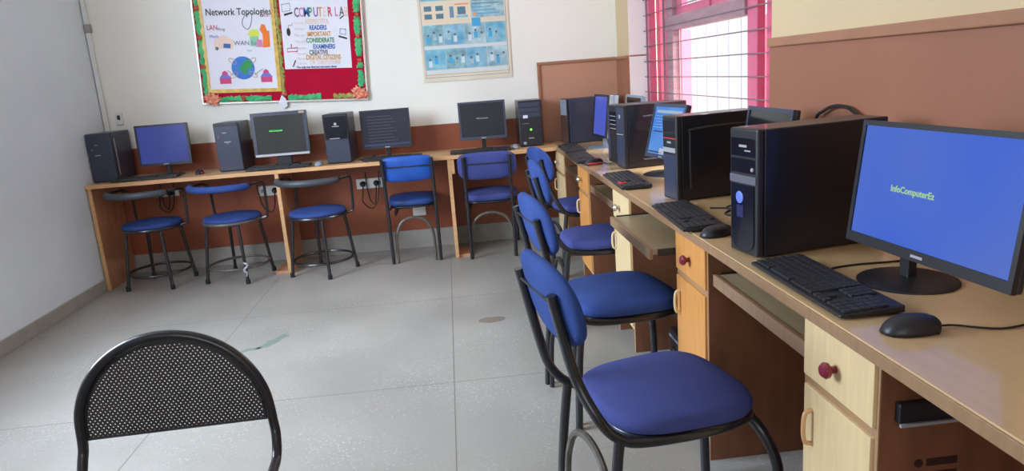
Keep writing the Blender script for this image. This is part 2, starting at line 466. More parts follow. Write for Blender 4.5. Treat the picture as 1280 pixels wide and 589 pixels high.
# wire mesh outside
bm = bmesh.new()
for i in range(10):
    y = 3.30 + i * .185
    box(bm, XO + .20, XO + .204, y, y + .005, .93, WZ1)
box(bm, XO + .20, XO + .206, 3.2, 5.1, .925, .93)
obj('wire_mesh', bm, M['grey_plastic'], w1)

def far_window(name, ax, c, a0, a1, z0, z1):
    w = thing(name, '', '', (0, 0, 0)); del w['label']; del w['category']; w['kind'] = 'structure'
    bm = bmesh.new()
    def bb(u0, u1, v0, v1, d0=-.03, d1=.03):
        if ax == 'x': box(bm, c + d0, c + d1, u0, u1, v0, v1)
        else: box(bm, u0, u1, c + d0, c + d1, v0, v1)
    bb(a0, a0 + .05, z0, z1); bb(a1 - .05, a1, z0, z1); bb(a0, a1, z0, z0 + .05); bb(a0, a1, z1 - .05, z1)
    m = (a0 + a1) / 2; bb(m - .025, m + .025, z0, z1)
    obj('window_frame', bm, M['pink'], w, bevel=.003)
    bm = bmesh.new()
    bb(a0 + .05, a1 - .05, z0 + .05, z1 - .05, -.002, .002)
    obj('glass_pane', bm, M['glass'], w)
far_window('window_2', 'x', XL - .1, LY0, LY1, LZ0, LZ1)
far_window('window_3', 'y', YN - .1, NX0, NX1, NZ0, NZ1)

# white conduit running down the left corner
cd = thing('wiring_conduit', 'white plastic wiring conduit running down the left corner of the back wall', 'conduit', (XL + .022, YB - .012, 0))
obj('channel', bx(-.016, .016, -.012, .008, .752, 1.78), M['white_plastic'], cd, bevel=.002)
obj('channel', bx(-.016, .016, -.012, .008, 1.84, ZC), M['white_plastic'], cd, bevel=.002)
obj('joint_box', bx(-.02, .024, -.016, .008, 1.78, 1.84), M['skirting'], cd, bevel=.003)
sw = obj('wall_socket', bx(-.025, .025, -.014, 0, -.045, .04), M['white_plastic'], None, loc=(-2.40, YB, 1.17), bevel=.003)
tag(sw, 'tiny white switch on the back wall beside the corner conduit', 'switch')
obj('rocker', bx(-.010, .010, -.018, -.013, -.008, .024), M['black_plastic'], sw)
c = obj('wall_clip', bx(-.018, .018, -.02, 0, -.022, .022), M['white_plastic'], None, loc=(-.735, YB - .003, .912), bevel=.003)
tag(c, 'small white fitting on the brown wall band between black tower and flat monitor', 'wall fitting')

# ------------------------------------------------------------------ back desk (three bays)
bd = thing('long_desk', 'long beech laminate computer desk along the back wall with plywood side panels', 'desk', (0, 0, 0))
bm = bmesh.new()
box(bm, XL + .004, XF + .02, YF, YB - .004, DT - .026, DT)
o = obj('desk_top', bm, M['wood'], bd, bevel=.003)
obj('edge_band', bx(XL + .004, XF - .02, YF - .004, YF - .0005, DT - .026, DT - .001), M['ply_edge'], o)
XP = [XL + .022, -1.235, -0.034]
for x in XP:
    p = obj('side_panel', bx(x - .010, x + .010, YF + .02, YB - .02, .0, DT - .0265), M['ply'], bd)
    obj('edge_strip', bx(x - .013, x + .013, YF + .004, YF + .0195, .0, DT - .0265), M['ply_edge'], p, bevel=.002)
for x in XP[1:]:
    obj('foot_board', bx(x - .11 if x < -1 else x + .0105, x - .0105 if x < -1 else x + .11, YF + .03, YF + .28, .0, .02), M['ply'], bd)
obj('fixing_block', bx(XP[2] + .0135, XP[2] + .035, YF + .004, YF + .03, DT - .13, DT - .0265), M['ply_edge'], bd)

# ------------------------------------------------------------------ right worktop and cabinets
YC = [(1.165, 1.447), (2.062, 2.365), (3.005, 3.325), (3.935, 4.262), (4.80, 5.17)]
wt = thing('worktop', 'continuous pale laminate worktop along the window wall over the cupboards', 'worktop', (0, 0, 0))
bm = bmesh.new()
box(bm, XF + .0205, XR - .03, .3, YB - .03, DT - .028, DT)
box(bm, XF, XF + .0205, .3, YF - .001, DT - .028, DT)
obj('board', bm, M['top'], wt)
obj('edge_band', bx(XF - .004, XF - .0003, .3, YF - .006, DT - .030, DT - .0035), M['top_edge'], wt, bevel=.0015)

cab_col = ['pale', 'orange', 'pale', 'orange', 'pale']
cab_lab = ['pale maple cupboard with maroon knob, nearest the camera under the window worktop',
           'honey orange cupboard with maroon knob behind the front blue chair',
           'pale maple cupboard with metal drawer knob beside the pulled-out keyboard shelf',
           'honey orange cupboard with metal drawer knob under the window worktop',
           'pale cupboard at the far corner end of the window worktop']
for i, (y0, y1) in enumerate(YC):
    fm = M['cab_pale'] if cab_col[i] == 'pale' else M['cab_orange']
    c = thing('cupboard', cab_lab[i], 'cupboard', (XF + .012, (y0 + y1) / 2, 0), 0, 'cupboards under the window worktop')
    w = (y1 - y0) / 2; D = XR - .05 - XF
    for s in (-1, 1):
        a, b_ = sorted((s * w, s * (w - .018)))
        p = obj('side_panel', bx(.003, D, a, b_, 0, DT - .0295), M['cab_brown'], c)
        obj('edge_strip', bx(0, .0028, a, b_, 0, DT - .0295), M['cab_edge'], p)
    obj('base_shelf', bx(.004, D, -w + .0185, w - .0185, .10, .118), M['cab_pale'], c)
    obj('back_panel', bx(D - .008, D, -w + .0185, w - .0185, .12, DT - .03), M['cab_brown'], c)
    obj('rail', bx(0, .02, -w + .0185, w - .0185, .560, .582), M['cab_edge'], c)
    d = obj('door', bx(-.008, .008, -w + .012, w - .012, .122, .562), fm, c, bevel=.002)
    hy = w - .05
    obj('handle', tb([(-.008, hy, .43), (-.024, hy, .437), (-.028, hy, .47), (-.024, hy, .505), (-.008, hy, .512)], .0052, smooth=4, seg=8), M['cab_pale'] if i != 0 else M['ply_edge'], d, smooth=True)
    dr = obj('drawer', bx(-.008, .008, -w + .008, w - .008, .584, DT - .034), fm, c, bevel=.002)
    km = M['knob_red'] if i < 2 else M['chrome']
    mt = Matrix.Translation((-.008, 0 if i < 2 else .02, .648)) @ Matrix.Rotation(-PI / 2, 4, 'Y')
    obj('knob', lt([(0, 0), (.008, 0), (.0075, .008), (.010, .012), (.0165, .017), (.0175, .024), (.012, .031), (0, .033)], mtx=mt, seg=20), km, dr, smooth=True)
    if i == 0:   # handwriting scrawled on the near side panel
        ink = flat('dark_marker_ink', 58, 26, 20)
        mtx = Matrix.Translation((.16, -w - .0005, .36)) @ Matrix.Rotation(PI / 2, 4, 'X') @ Matrix.Rotation(PI / 2, 4, 'Z')
        text_obj('scrawl', 'phi', .13, ink, c, mtx, bold=.002)
# black runner with tray edge at the side of the nearest cupboard
rn = obj('tray_runner', bx(.03, .42, -.016, 0, .600, .640), M['black_plastic'], None, loc=(XF + .012, YC[0][0] - .0005, 0), bevel=.002)
tag(rn, 'black metal tray runner fixed to the side of the nearest cupboard', 'tray runner')
obj('rail_lip', bx(.03, .42, -.022, -.0165, .596, .602), M['silver'], rn)
# one more cupboard beyond the right edge to carry the worktop
c = thing('cupboard', 'plain cupboard end at the near end of the window worktop', 'cupboard', (XF + .012, .43, 0), 0)
obj('side_panel', bx(0, .5, -.12, -.10, 0, DT - .0295), M['cab_brown'], c)
obj('side_panel', bx(0, .5, .10, .12, 0, DT - .0295), M['cab_brown'], c)
obj('door', bx(-.008, .008, -.11, .11, .11, DT - .034), M['cab_pale'], c, bevel=.002)

# keyboard trays between the cupboards
trays = [(YC[0][1], YC[1][0], XF + .022, 'brown-edged keyboard shelf pushed in under the worktop behind the front chair seat', -.060),
         (YC[1][1], YC[2][0], XF - .085, 'grey-brown keyboard shelf pulled out beside the orange cupboard', -.052),
         (YC[2][1], YC[3][0], XF + .012, 'keyboard shelf pushed in between pale and far orange cupboards', -.060),
         (YC[3][1], YC[4][0], XF + .012, 'keyboard shelf pushed in at the far corner of the window worktop', -.060)]
for y0, y1, x, lab, dz in trays:
    t = thing('keyboard_shelf', lab, 'keyboard shelf', (x, (y0 + y1) / 2, DT + dz - .06), 0, 'keyboard shelves under the window worktop')
    w = (y1 - y0) / 2 - .014
    obj('shelf_board', bx(.014, .40, -w, w, -.008, .008), M['tray'], t)
    obj('front_lip', bx(0, .0138, -w, w, -.026, .012), M['tray_edge'], t, bevel=.002)
    for s in (-1, 1):
        a, b_ = sorted((s * (w + .001), s * (w + .012)))
        obj('runner', bx(.03, .38, a, b_, -.012, .012), M['black_plastic'], t)

# ------------------------------------------------------------------ chairs
def blue_chair(label, x, y, yaw, seat_w=.41, seat_d=.40, back_w=.41, back_h=.23, seat_m='fabric_blue', back_m='fabric_blue',
               back_z=.742, tube_m='tube', hoop_m='tube_worn', roundness=3.0, up_in=.062, straight=False, group=None):
    t = thing('padded_chair', label, 'chair', (x, y, 0), R(yaw), group)
    T = M[tube_m]; hw = seat_w / 2 - .015
    def fx(px, py): return px, py * (1 + .10 * px / (seat_d / 2) * .6)
    obj('seat', cushion(superell(seat_d / 2, seat_w / 2, 3.4, 44, fx), .405, .452, .014, .016), M[seat_m], t, smooth=True, loc=(.02, 0, 0))
    obj('seat_pan', xform(cushion(superell(seat_d / 2 - .012, seat_w / 2 - .012, 3.4, 36, fx), .388, .406, 0, .003), Matrix.Identity(4)), T, t, loc=(.02, 0, 0))
    # side tubes: upright, curve, seat rail
    for s in (-1, 1):
        yy = s * (back_w / 2 - up_in)
        if straight:
            obj('side_tube', tb([(-.326, yy, back_z + .075), (-.308, yy, back_z), (-.262, yy, .50), (-.236, yy, .30), (-.226, yy, .002)], .0125, smooth=5, seg=10), T, t, smooth=True)
            obj('seat_rail', tb([(-.245, yy, .405), (-.15, s * (hw - .008), .394), (.06, s * (hw - .004), .391), (.175, s * (hw - .03), .391), (.205, s * (hw - .07), .391)], .0105, smooth=5, seg=8), T, t, smooth=True)
            continue
        obj('side_tube', tb([(-.318, yy, back_z + .045), (-.302, yy, back_z - .03), (-.272, yy * 1.02, .575), (-.236, s * (hw - .012), .480), (-.190, s * (hw - .01), .422), (-.12, s * (hw - .008), .396), (.06, s * (hw - .004), .389), (.175, s * (hw - .03), .389), (.205, s * (hw - .07), .389)],
                            .0135, smooth=5, seg=10), T, t, smooth=True)
        obj('rear_leg', tb([(-.185, s * (hw - .010), .415), (-.205, s * (hw - .006), .25), (-.222, s * (hw + .004), .002)], .0135, smooth=4, seg=10), T, t, smooth=True)
    obj('front_rail', tb([(.205, -hw + .06, .391), (.212, 0, .391), (.205, hw - .06, .391)], .0105, smooth=4, seg=8), T, t, smooth=True)
    # hoop brace between the rear legs
    a = hw - .032
    pts = [(-.214, -a, .002), (-.208, -a, .14), (-.203, -a * .93, .225), (-.198, -a * .62, .300), (-.196, 0, .328), (-.198, a * .62, .300), (-.203, a * .93, .225), (-.208, a, .14), (-.214, a, .002)]
    obj('rear_hoop', tb(pts, .0105, smooth=4, seg=8), M[hoop_m], t, smooth=True)
    # front legs: one bent hoop
    a = hw + .0
    pts = [(.262, -a, .002), (.258, -a, .16), (.246, -a * .97, .27), (.215, -a * .78, .355), (.19, -a * .40, .383), (.185, 0, .386), (.19, a * .40, .383), (.215, a * .78, .355), (.246, a * .97, .27), (.258, a, .16), (.262, a, .002)]
    obj('front_hoop', tb(pts, .0145, smooth=4, seg=10), T, t, smooth=True)
    # backrest: cushion built flat then stood up, bowed round the sitter
    bm = cushion(superell(back_h / 2, back_w / 2, roundness, 44), -.014, .014, .010, .010)
    for v in bm.verts:
        px, py, pz = v.co
        v.co = Vector((-pz + .014 * (py / (back_w / 2)) ** 2, py, px))
    mt = Matrix.Translation((-.286, 0, back_z)) @ Matrix.Rotation(R(-13), 4, 'Y')
    xform(bm, mt)
    b = obj('backrest', bm, M[back_m], t, smooth=True)
    # two steel straps across the back
    q = back_w / 2 - up_in
    obj('back_strap', tb([(-.312, -q, back_z + .02), (-.309, 0, back_z + .018), (-.312, q, back_z + .02)], .009, seg=8, smooth=3, flat_=.6), T, b, smooth=True)
    return t

G1 = 'blue padded chairs at the window worktop'
G2 = 'blue padded chairs at the back desk'
blue_chair('blue padded chair nearest the camera, faded navy seat, black tube frame', .482, 1.740, 11, seat_w=.405, seat_d=.40, seat_m='fabric_navy', back_w=.385, back_h=.225, roundness=2.5, hoop_m='tube_worn', group=G1)
blue_chair('blue padded chair second from the camera, beside the orange cupboard', .560, 2.60, 8, seat_w=.44, seat_d=.41, back_w=.42, roundness=2.5, hoop_m='tube', group=G1)
blue_chair('blue padded chair third from the camera, dark seat tucked toward the pale cupboard', .700, 3.560, 2, seat_m='fabric_navy', roundness=2.5, hoop_m='tube', group=G1)
blue_chair('blue padded chair at the far end of the window worktop', .805, 4.50, 14, back_z=.715, seat_m='fabric_navy', seat_w=.38, back_w=.38, roundness=2.5, hoop_m='tube', group=G1)
blue_chair('blue vinyl chair with dark seat, pushed in left of the desk divider', -.325, 5.275, 90, seat_w=.365, seat_d=.38, back_w=.370, back_h=.185, seat_m='vinyl_dark', back_m='vinyl_blue', back_z=.690, roundness=5, up_in=.014, straight=True, group=G2)
blue_chair('blue fabric chair pushed in right of the desk divider, back to camera', .245, 5.20, 86, seat_w=.40, seat_d=.40, back_w=.41, back_h=.20, seat_m='fabric_navy', back_m='fabric_navy', back_z=.675, roundness=4, up_in=.045, straight=True, group=G2)

# round stools with a wrap-around back bar
def stool(label, x, y, rz, pad_m, worn=False):
    t = thing('round_stool', label, 'stool', (x, y, 0), R(rz), 'round stools at the back desk')
    T = M['tube']
    obj('seat', cushion(superell(.196, .196, 2.0, 40), .426, .457, .010, .010), M['fabric_blue'], t, smooth=True)
    obj('seat_ring', tb([(.192 * math.cos(a), .192 * math.sin(a), .420) for a in [2 * PI * k / 36 for k in range(36)]], .011, seg=8, closed=True), T if not worn else M['tube_worn'], t, smooth=True)
    for sx in (-1, 1):
        for sy in (-1, 1):
            l = obj('leg', tb([(sx * .125, sy * .125, .416), (sx * .162, sy * .162, .002)], .0115, seg=10), T, t, smooth=True)
            obj('foot_cap', lt([(.0155, .0), (.0155, .03), (.012, .034)], seg=12, mtx=Matrix.Translation((sx * .162, sy * .162, 0))), M['rubber'], l, smooth=True)
            if worn and sx > 0 and sy < 0:
                obj('torn_tape', tb([(.150, -.166, .15), (.168, -.150, .13), (.148, -.168, .10), (.168, -.170, .08), (.154, -.160, .05)], .008, seg=6, smooth=3), M['silver'], l, smooth=True)
    r_ = .205
    obj('foot_ring', tb([(r_ * math.cos(a), r_ * math.sin(a), .105) for a in [2 * PI * k / 40 for k in range(40)]], .009, seg=8, closed=True), T if not worn else M['tube_worn'], t, smooth=True)
    def pol(a, r, z): return (r * math.cos(R(a - rz)), r * math.sin(R(a - rz)), z)
    obj('arm_tube', tb([pol(135, .186, .418), pol(136, .212, .430), pol(137, .228, .47), pol(138, .232, .60), pol(142, .236, .655), pol(152, .238, .676), pol(176, .238, .680)], .010, seg=8, smooth=5), T, t, smooth=True)
    obj('arm_tube', tb([pol(-4, .186, .418), pol(-3, .230, .426), pol(-3, .248, .45), pol(-3, .254, .60), pol(-5, .254, .660), pol(-14, .254, .680), pol(-38, .254, .680)], .010, seg=8, smooth=5), T, t, smooth=True)
    pts = [pol(178 + 142 * k / 16, .240 + .016 * k / 16, .674) for k in range(17)]
    obj('back_pad', tb(pts, lambda u: .0235 * (min(1, (min(u, 1 - u) + .012) / .05)) ** .5, seg=12, smooth=3, flat_=1.0), M[pad_m], t, smooth=True)
    if worn:
        obj('seat_pocket', bx(-.07, .03, -.03, .05, .375, .402), M['fabric_blue'], t, bevel=.006)
    return t
stool('round blue stool with black back bar, leftmost under the back desk', -2.145, 5.115, -9, 'pad_black')
stool('round blue stool with blue back bar and torn tape on a leg', -1.588, 5.09, -19, 'fabric_blue', worn=True)
stool('round blue stool with black back bar, right of the plywood divider', -.98, 5.018, -28, 'pad_black')

# perforated metal chair in the foreground, seen from behind
pc = thing('perforated_chair', 'black metal chair with perforated half-round backrest, foreground left', 'chair', (-.690, 1.33, 0), R(2))
bw, z0, bh = .215, .535, .232
def arch(r1, r2, n=28): return [(r1 * math.cos(PI * k / n), z0 + r2 * math.sin(PI * k / n) ** .92) for k in range(n + 1)]
bm = bmesh.new()
mt = Matrix(((1, 0, 0, 0), (0, 0, 1, .27), (0, 1, 0, 0), (0, 0, 0, 1)))
prism(bm, arch(bw - .010, bh - .012), -.0008, .0008, mtx=mt)
obj('back_plate', bm, M['perf'], pc)
obj('plate_lip', tb([(-bw + .006, .27, z0), (bw - .006, .27, z0)], .0035, seg=6), M['tube'], pc, smooth=True)
inner = [(x, .27, z) for x, z in arch(bw - .013, bh - .016)]
obj('inner_rim', tb(inner, .0045, seg=6), M['tube'], pc, smooth=True)
fr = [(-.225, -.235, .002), (-.222, -.16, .40), (-.221, -.10, .437), (-.221, .17, .443), (-.220, .235, .452), (-.219, .262, .49), (-bw - .001, .270, .52)]
pts = fr + [(-x, .27, z) for x, z in arch(bw, bh, 16)][1:-1] + [(-x, y, z) for x, y, z in fr[::-1]]
obj('frame_tube', tb(pts, .0115, seg=12, smooth=5), M['tube'], pc, smooth=True)
for s in (-1, 1):
    obj('rear_leg', tb([(s * .218, .06, .43), (s * .219, .16, .25), (s * .221, .29, .002)], .0115, seg=10, smooth=4), M['tube'], pc, smooth=True)
bm = cushion(superell(.195, .205, 5, 40), .440, .450, .002, .004)
xform(bm, Matrix.Translation((0, -.01, .004)))
obj('seat_plate', bm, M['perf'], pc, smooth=True)

# ------------------------------------------------------------------ computers
def tower(label, x, y, yaw, w=.17, d=.38, h=.345, style='plain', case='black_case', front='black_plastic', group=None):
    """front faces local -x; base at desk level"""
    t = thing('computer_tower', label, 'computer tower', (x, y, DT), R(yaw), group)
    obj('case', bx(.022, d, -w / 2, w / 2, .004, h), M[case], t, bevel=.004)
    f = obj('front_panel', bx(0, .0215, -w / 2, w / 2, .004, h), M[front], t, bevel=.006)
    for a in (.06, d - .06):
        for s in (-1, 1):
            obj('foot', bx(a - .012, a + .012, s * (w / 2 - .03) - .01, s * (w / 2 - .03) + .01, 0, .0038), M['rubber'], t)
    F = -.0012
    def plate(name, y0, y1, z0, z1, m, p=f, th=.004, bev=.001, x0=None):
        return obj(name, bx(F if x0 is None else x0, th, y0, y1, z0, z1), M[m] if isinstance(m, str) else m, p, bevel=bev)
    def disc(name, yc, zc, r, m, th=.003):
        mt = Matrix.Translation((0, yc, zc)) @ Matrix.Rotation(-PI / 2, 4, 'Y')
        return obj(name, lt([(0, th), (r * .8, th), (r, th * .4), (r, -.002)], seg=20, mtx=mt), M[m] if isinstance(m, str) else m, f, smooth=True)
    W = w / 2
    if style == 'led':
        plate('drive_bay', -W + .008, W - .008, h * .80 - .006, h * .80 + .045, 'gloss_black')
        plate('drive_bay', -W + .008, W - .008, h * .655, h * .655 + .040, 'gloss_black')
        plate('logo', -.018, .018, h * .855, h * .855 + .007, 'silver', x0=-.002); plate('logo', -.036, -.008, h * .825, h * .825 + .004, 'silver', x0=-.002)
        plate('silver_band', -W + .004, W - .004, h * .575, h * .575 + .022, flat('band_grey', 98, 98, 108, .35), x0=-.003)
        disc('power_button', -W + .022, h * .69, .006, 'silver')
        bm = bmesh.new()
        n = 10; out = [(-W + .012, h * .565), (W - .012, h * .565)] + [((W - .012) * math.cos(PI * k / n), h * .12 - .03 * math.sin(PI * k / n)) for k in range(n + 1)]
        prism(bm, out, -.003, .004, mtx=Matrix(((0, 0, 1, 0), (1, 0, 0, 0), (0, 1, 0, 0), (0, 0, 0, 1))))
        g = obj('glossy_door', bm, M['gloss_black'], f)
        obj('led_light', lt([(0, .0015), (.014, .0012), (.017, 0), (.017, -.001)], seg=24, mtx=Matrix.Translation((-.003, .014, h * .46)) @ Matrix.Rotation(-PI / 2, 4, 'Y')), emis('blue_led', 92, 120, 255, 1.1), g, smooth=True)
        obj('led_strip', bx(-.0036, -.0028, -.004, .026, h * .30, h * .40), emis('blue_led_dim', 18, 28, 110, .6), g)
    elif style == 'redline':
        plate('drive_bay', -W + .006, W - .006, h * .74, h * .95, 'black_case')
        plate('red_line', -W + .004, W - .004, h * .735, h * .735 + .004, flat('red_trim', 190, 60, 50), x0=-.002)
        plate('logo', -.014, .018, h * .68, h * .68 + .008, 'silver', x0=-.002)
        plate('silver_slot', -W + .010, W - .006, h * .575, h * .575 + .018, 'silver', x0=-.002)
        plate('lower_cover', -W + .008, W - .008, .012, h * .545, 'slate_case')
        ps = [(d * .16, h * .15), (d * .16, h * .75), (d * .22, h * .84), (d * .95, h * .86)]
        obj('side_recess_rim', tb([(a, -W - .0005, b_) for a, b_ in ps], .005, seg=6, smooth=4), M['black_plastic'], t, smooth=True)
    elif style == 'bays':
        plate('drive_bay', -W + .02, W - .05, h * .56, h * .90, 'gloss_black')
        for k in range(4):
            plate('bay_slot', -W + .03, W - .06, h * (.60 + .07 * k), h * (.60 + .07 * k) + .004, 'silver', x0=-.002)
        plate('side_strip', W - .045, W - .01, .02, h * .95, 'slate_case')
    elif style == 'split':
        plate('upper_cover', -W + .006, W - .006, h * .56, h * .96, 'slate_case')
        plate('silver_slot', -W + .01, W - .01, h * .535, h * .55, 'silver', x0=-.002)
        disc('power_button', .0, h * .82, .012, 'grey_plastic')
        plate('lower_cover', -W + .006, W - .006, .014, h * .515, 'slate_case')
        ps = [(d * .30, h * .80), (d * .80, h * .83)]
        obj('side_recess_rim', tb([(a, -W - .0005, b_) for a, b_ in ps], .006, seg=6), M['slate_case'], t, smooth=True)
        obj('side_recess_rim', tb([(d * .3, -W - .0005, h * .13), (d * .8, -W - .0005, h * .13)], .004, seg=6), M['slate_case'], t, smooth=True)
    elif style == 'silver_top':
        plate('upper_cover', -W + .002, W - .002, h * .64, h * .985, 'grey_plastic', x0=-.003)
        plate('lower_cover', -W + .002, W - .002, .012, h * .63, 'bronze_panel', x0=-.003)
    elif style == 'stripe':
        plate('logo', .0, .035, h * .55, h * .55 + .006, 'silver', x0=-.002); plate('logo', .01, .028, h * .76, h * .76 + .004, 'silver', x0=-.002)
        plate('badge', .045, .052, h * .66, h * .66 + .010, 'grey_plastic', x0=-.002)
        obj('highlight_stripe', bx(.05, .062, -W - .002, -W + .001, .04, h * .88), M['silver'], t)  # silver strip stands in for the highlight along the case edge
        obj('highlight_stripe', bx(.05, .20, -W - .002, -W + .001, h * .88, h * .895), M['slate_case'], t)
    elif style == 'logo':
        plate('logo', -.022, .022, h * .60, h * .60 + .006, 'silver', x0=-.002); plate('logo', -.008, .010, h * .57, h * .57 + .003, 'grey_plastic', x0=-.002)
        plate('logo', .0, .028, h * .79, h * .79 + .005, 'silver', x0=-.002)
        plate('sticker', .052, .064, h * .70, h * .70 + .016, flat('purple_sticker', 120, 84, 120), x0=-.002)
        plate('upper_cover', -W + .006, W - .006, h * .93, h * .975, 'black_plastic')
    elif style == 'half':
        plate('upper_cover', -W + .008, W - .008, h * .50, h * .95, 'gloss_black')
        plate('logo', -.024, .024, h * .745, h * .745 + .006, 'silver', x0=-.0025)
        disc('logo', .0, h * .80, .010, 'silver')
        plate('silver_slot', -.02, .05, h * .505, h * .505 + .005, 'silver', x0=-.0025)
        plate('lower_cover', -W + .006, W - .006, .012, h * .48, 'slate_case')
    elif style == 'server':
        for k in range(3):
            plate('drive_bay', -W + .01, W - .01, h * (.64 + .11 * k), h * (.64 + .11 * k) + .032, 'slate_case')
        plate('sticker', .018, .052, h * .62, h * .62 + .022, flat('white_sticker', 220, 222, 230), x0=-.003)
        plate('drive_bay', -W + .01, W - .01, h * .33, h * .54, 'black_plastic')
        disc('power_light', .0, h * .37, .009, emis('green_led', 130, 240, 90, 1.2))
        plate('logo', -.02, .02, h * .175, h * .175 + .007, 'silver', x0=-.002)
        disc('badge', .048, h * .08, .012, 'grey_plastic')
        plate('logo', .01, .06, h * .50, h * .50 + .003, 'grey_plastic', x0=-.002)
    return t

GT = 'computer towers on the window worktop'
GB = 'computer towers on the back desk'
tower('large black tower with glowing blue light beside the nearest monitor', .780, 1.865, 10.2, w=.130, d=.41, h=.350, style='led', group=GT)
tower('black tower with thin red line across its front', .846, 2.735, 9.3, w=.118, d=.36, h=.332, style='redline', group=GT)
tower('black tower with round button, right of a pair, in front of slanted blue screen', .886, 3.72, 9, w=.105, d=.36, h=.333, style='split', group=GT)
tower('black tower with drive slots, left and farther of the standing pair', .895, 3.935, 5, w=.185, d=.37, h=.325, style='bays', group=GT)
tower('dark tower with grey upper front, in the far corner', .832, 5.23, 12, w=.115, d=.42, h=.325, style='silver_top', case='slate_case', group=GT)
tower('black tower at the far left end of the back desk', -2.425, 5.17, 90, w=.165, d=.31, h=.338, style='stripe', front='slate_case', case='slate_case', group=GB)
tower('slate grey tower left of the green-text monitor', -1.570, 5.20, 90, w=.17, d=.29, h=.343, style='logo', front='slate_case', case='slate_case', group=GB)
tower('black tower with glossy upper front, right of the green-text monitor', -.802, 5.13, 88, w=.172, d=.30, h=.348, style='half', case='slate_case', group=GB)
tower('black tower with green power light at the right end of the back desk', .583, 5.22, 89, w=.17, d=.27, h=.335, style='server', case='black_case', group=GB)

def monitor(label, x, y, yaw, w, h, zb, tilt=8, thick=.035, bez=.014, chin=.02, face=0.0, base_r=.11, base='disc', screen=None,
            house='black_plastic', bezel='black_plastic', group=None, by=0.0, bxo=.045, neck_w=.03, oval=1.0, logo=True):
    """screen faces local -x; x,y = bottom centre of the screen front; local origin at desk level"""
    t = thing('computer_monitor', label, 'monitor', (x, y, DT), R(yaw), group)
    mt = Matrix.Translation((0, 0, zb - DT)) @ Matrix.Rotation(R(tilt), 4, 'Y')
    def P(bm): return xform(bm, mt)
    bm = bmesh.new()
    box(bm, .010, .010 + thick * .5, -w / 2, w / 2, 0, h); q = .5 if thick > .062 else .36
    box(bm, .010 + thick * .5, .010 + thick, -w * q, w * q, h * (.5 - q), h * (.5 + q))
    hs = obj('housing', P(bm), M[house], t, bevel=.005)
    bm = bmesh.new()
    box(bm, 0, .012, -w / 2, -w / 2 + bez, 0, h); box(bm, 0, .012, w / 2 - bez, w / 2, 0, h)
    box(bm, 0, .012, -w / 2 + bez, w / 2 - bez, h - bez, h); box(bm, 0, .012, -w / 2 + bez, w / 2 - bez, 0, chin)
    bz = obj('bezel', P(bm), M[bezel], t)
    sc = obj('screen', P(bx(.004, .011, -w / 2 + bez, w / 2 - bez, chin, h - bez)), screen, t)
    if logo: obj('logo', P(bx(-.0008, .001, -.018, .018, chin * .35, chin * .6)), M['silver'], bz)
    # neck and base
    obj('neck', bx(bxo - .012, bxo + .012, by - neck_w / 2, by + neck_w / 2, .008, zb - DT + h * .35), M[house], t, bevel=.003)
    if base == 'disc':
        obj('base', lt([(0, .014), (base_r * .35, .013), (base_r * .9, .007), (base_r, .003), (base_r, 0), (0, 0)], seg=40, mtx=Matrix.Translation((bxo, by, 0)) @ Matrix.Diagonal((oval, 1, 1, 1))), M[house], t, smooth=True)
    else:
        obj('base', bx(bxo - .08, bxo + .08, by - base_r, by + base_r, 0, .012), M[house], t, bevel=.005)
    return t, sc, mt

SC = dict(
    navy=screen_mat('blue_screen_dark', rgb(58, 68, 138), rgb(48, 58, 122), .9),
    grey=screen_mat('dark_grey_screen', rgb(64, 66, 66), rgb(54, 56, 58), .8),
    slate=screen_mat('dark_slate_screen', rgb(44, 48, 62), rgb(36, 40, 54), .8),
    coal=screen_mat('charcoal_screen', rgb(42, 44, 52), rgb(36, 38, 44), .8),
    violet=screen_mat('blue_violet_screen', rgb(66, 82, 182), rgb(74, 86, 178), .95),
    desk=screen_mat('light_blue_screen', rgb(58, 120, 206), rgb(88, 140, 204), .95, 6),
    blue=screen_mat('bright_blue_screen', rgb(56, 92, 196), rgb(78, 104, 184), .95, 2),
    off=mat('screen_off', rgb(22, 24, 26), .12),
)
def screen_text(par, mt, s, size, color, yc, zc, strength=1.0, sx=1.0, bold=0.0005):
    m = mt @ Matrix.Translation((.0035, yc, zc)) @ Matrix(((0, 0, -1, 0), (-1, 0, 0, 0), (0, 1, 0, 0), (0, 0, 0, 1)))
    return text_obj('screen_text', s, size, emis('text_glow', *color, strength), par, m, extrude=.0003, bold=bold, align='CENTER', sx=sx)
def screen_plate(par, mt, name, y0, y1, z0, z1, color, st=.9, d=.0036):
    return obj(name, xform(bx(d, .0045, y0, y1, z0, z1), mt), emis(name + '_glow', *color, st), par)

GM = 'monitors on the window worktop'; GN = 'monitors on the back desk'
t, sc, mt = monitor('nearest monitor, wide bright blue screen with green text on round base', .985, 1.425, 4, .50, .297, .822, tilt=7.5, bez=.012, chin=.024, base_r=.108, by=.085, bxo=.05, screen=SC['blue'], group=GM)
screen_text(sc, mt, 'InfoComputerEz', .0205, (150, 190, 140), .052, .141, .9)
t, sc, mt = monitor('monitor with light blue desktop page, slanting between two black towers', 1.0, 3.40, 9.6, .335, .268, .828, tilt=14, bez=.016, chin=.02, base_r=.12, screen=SC['desk'], group=GM, logo=True, bezel='slate_case')
screen_plate(sc, mt, 'page_bar', -.13, .13, .222, .236, (150, 170, 190), .9)
screen_plate(sc, mt, 'page_line', .03, .125, .128, .134, (26, 40, 84), .9)
screen_plate(sc, mt, 'page_line', .0, .145, .026, .033, (24, 40, 84), .9)
for k in range(5): screen_plate(sc, mt, 'page_line', .02, .14 - .01 * (k % 3), .150 + .014 * k, .152 + .014 * k, (150, 184, 220), .8)
screen_plate(sc, mt, 'page_corner', -.02, .03, .022, .050, (170, 180, 196), .9)
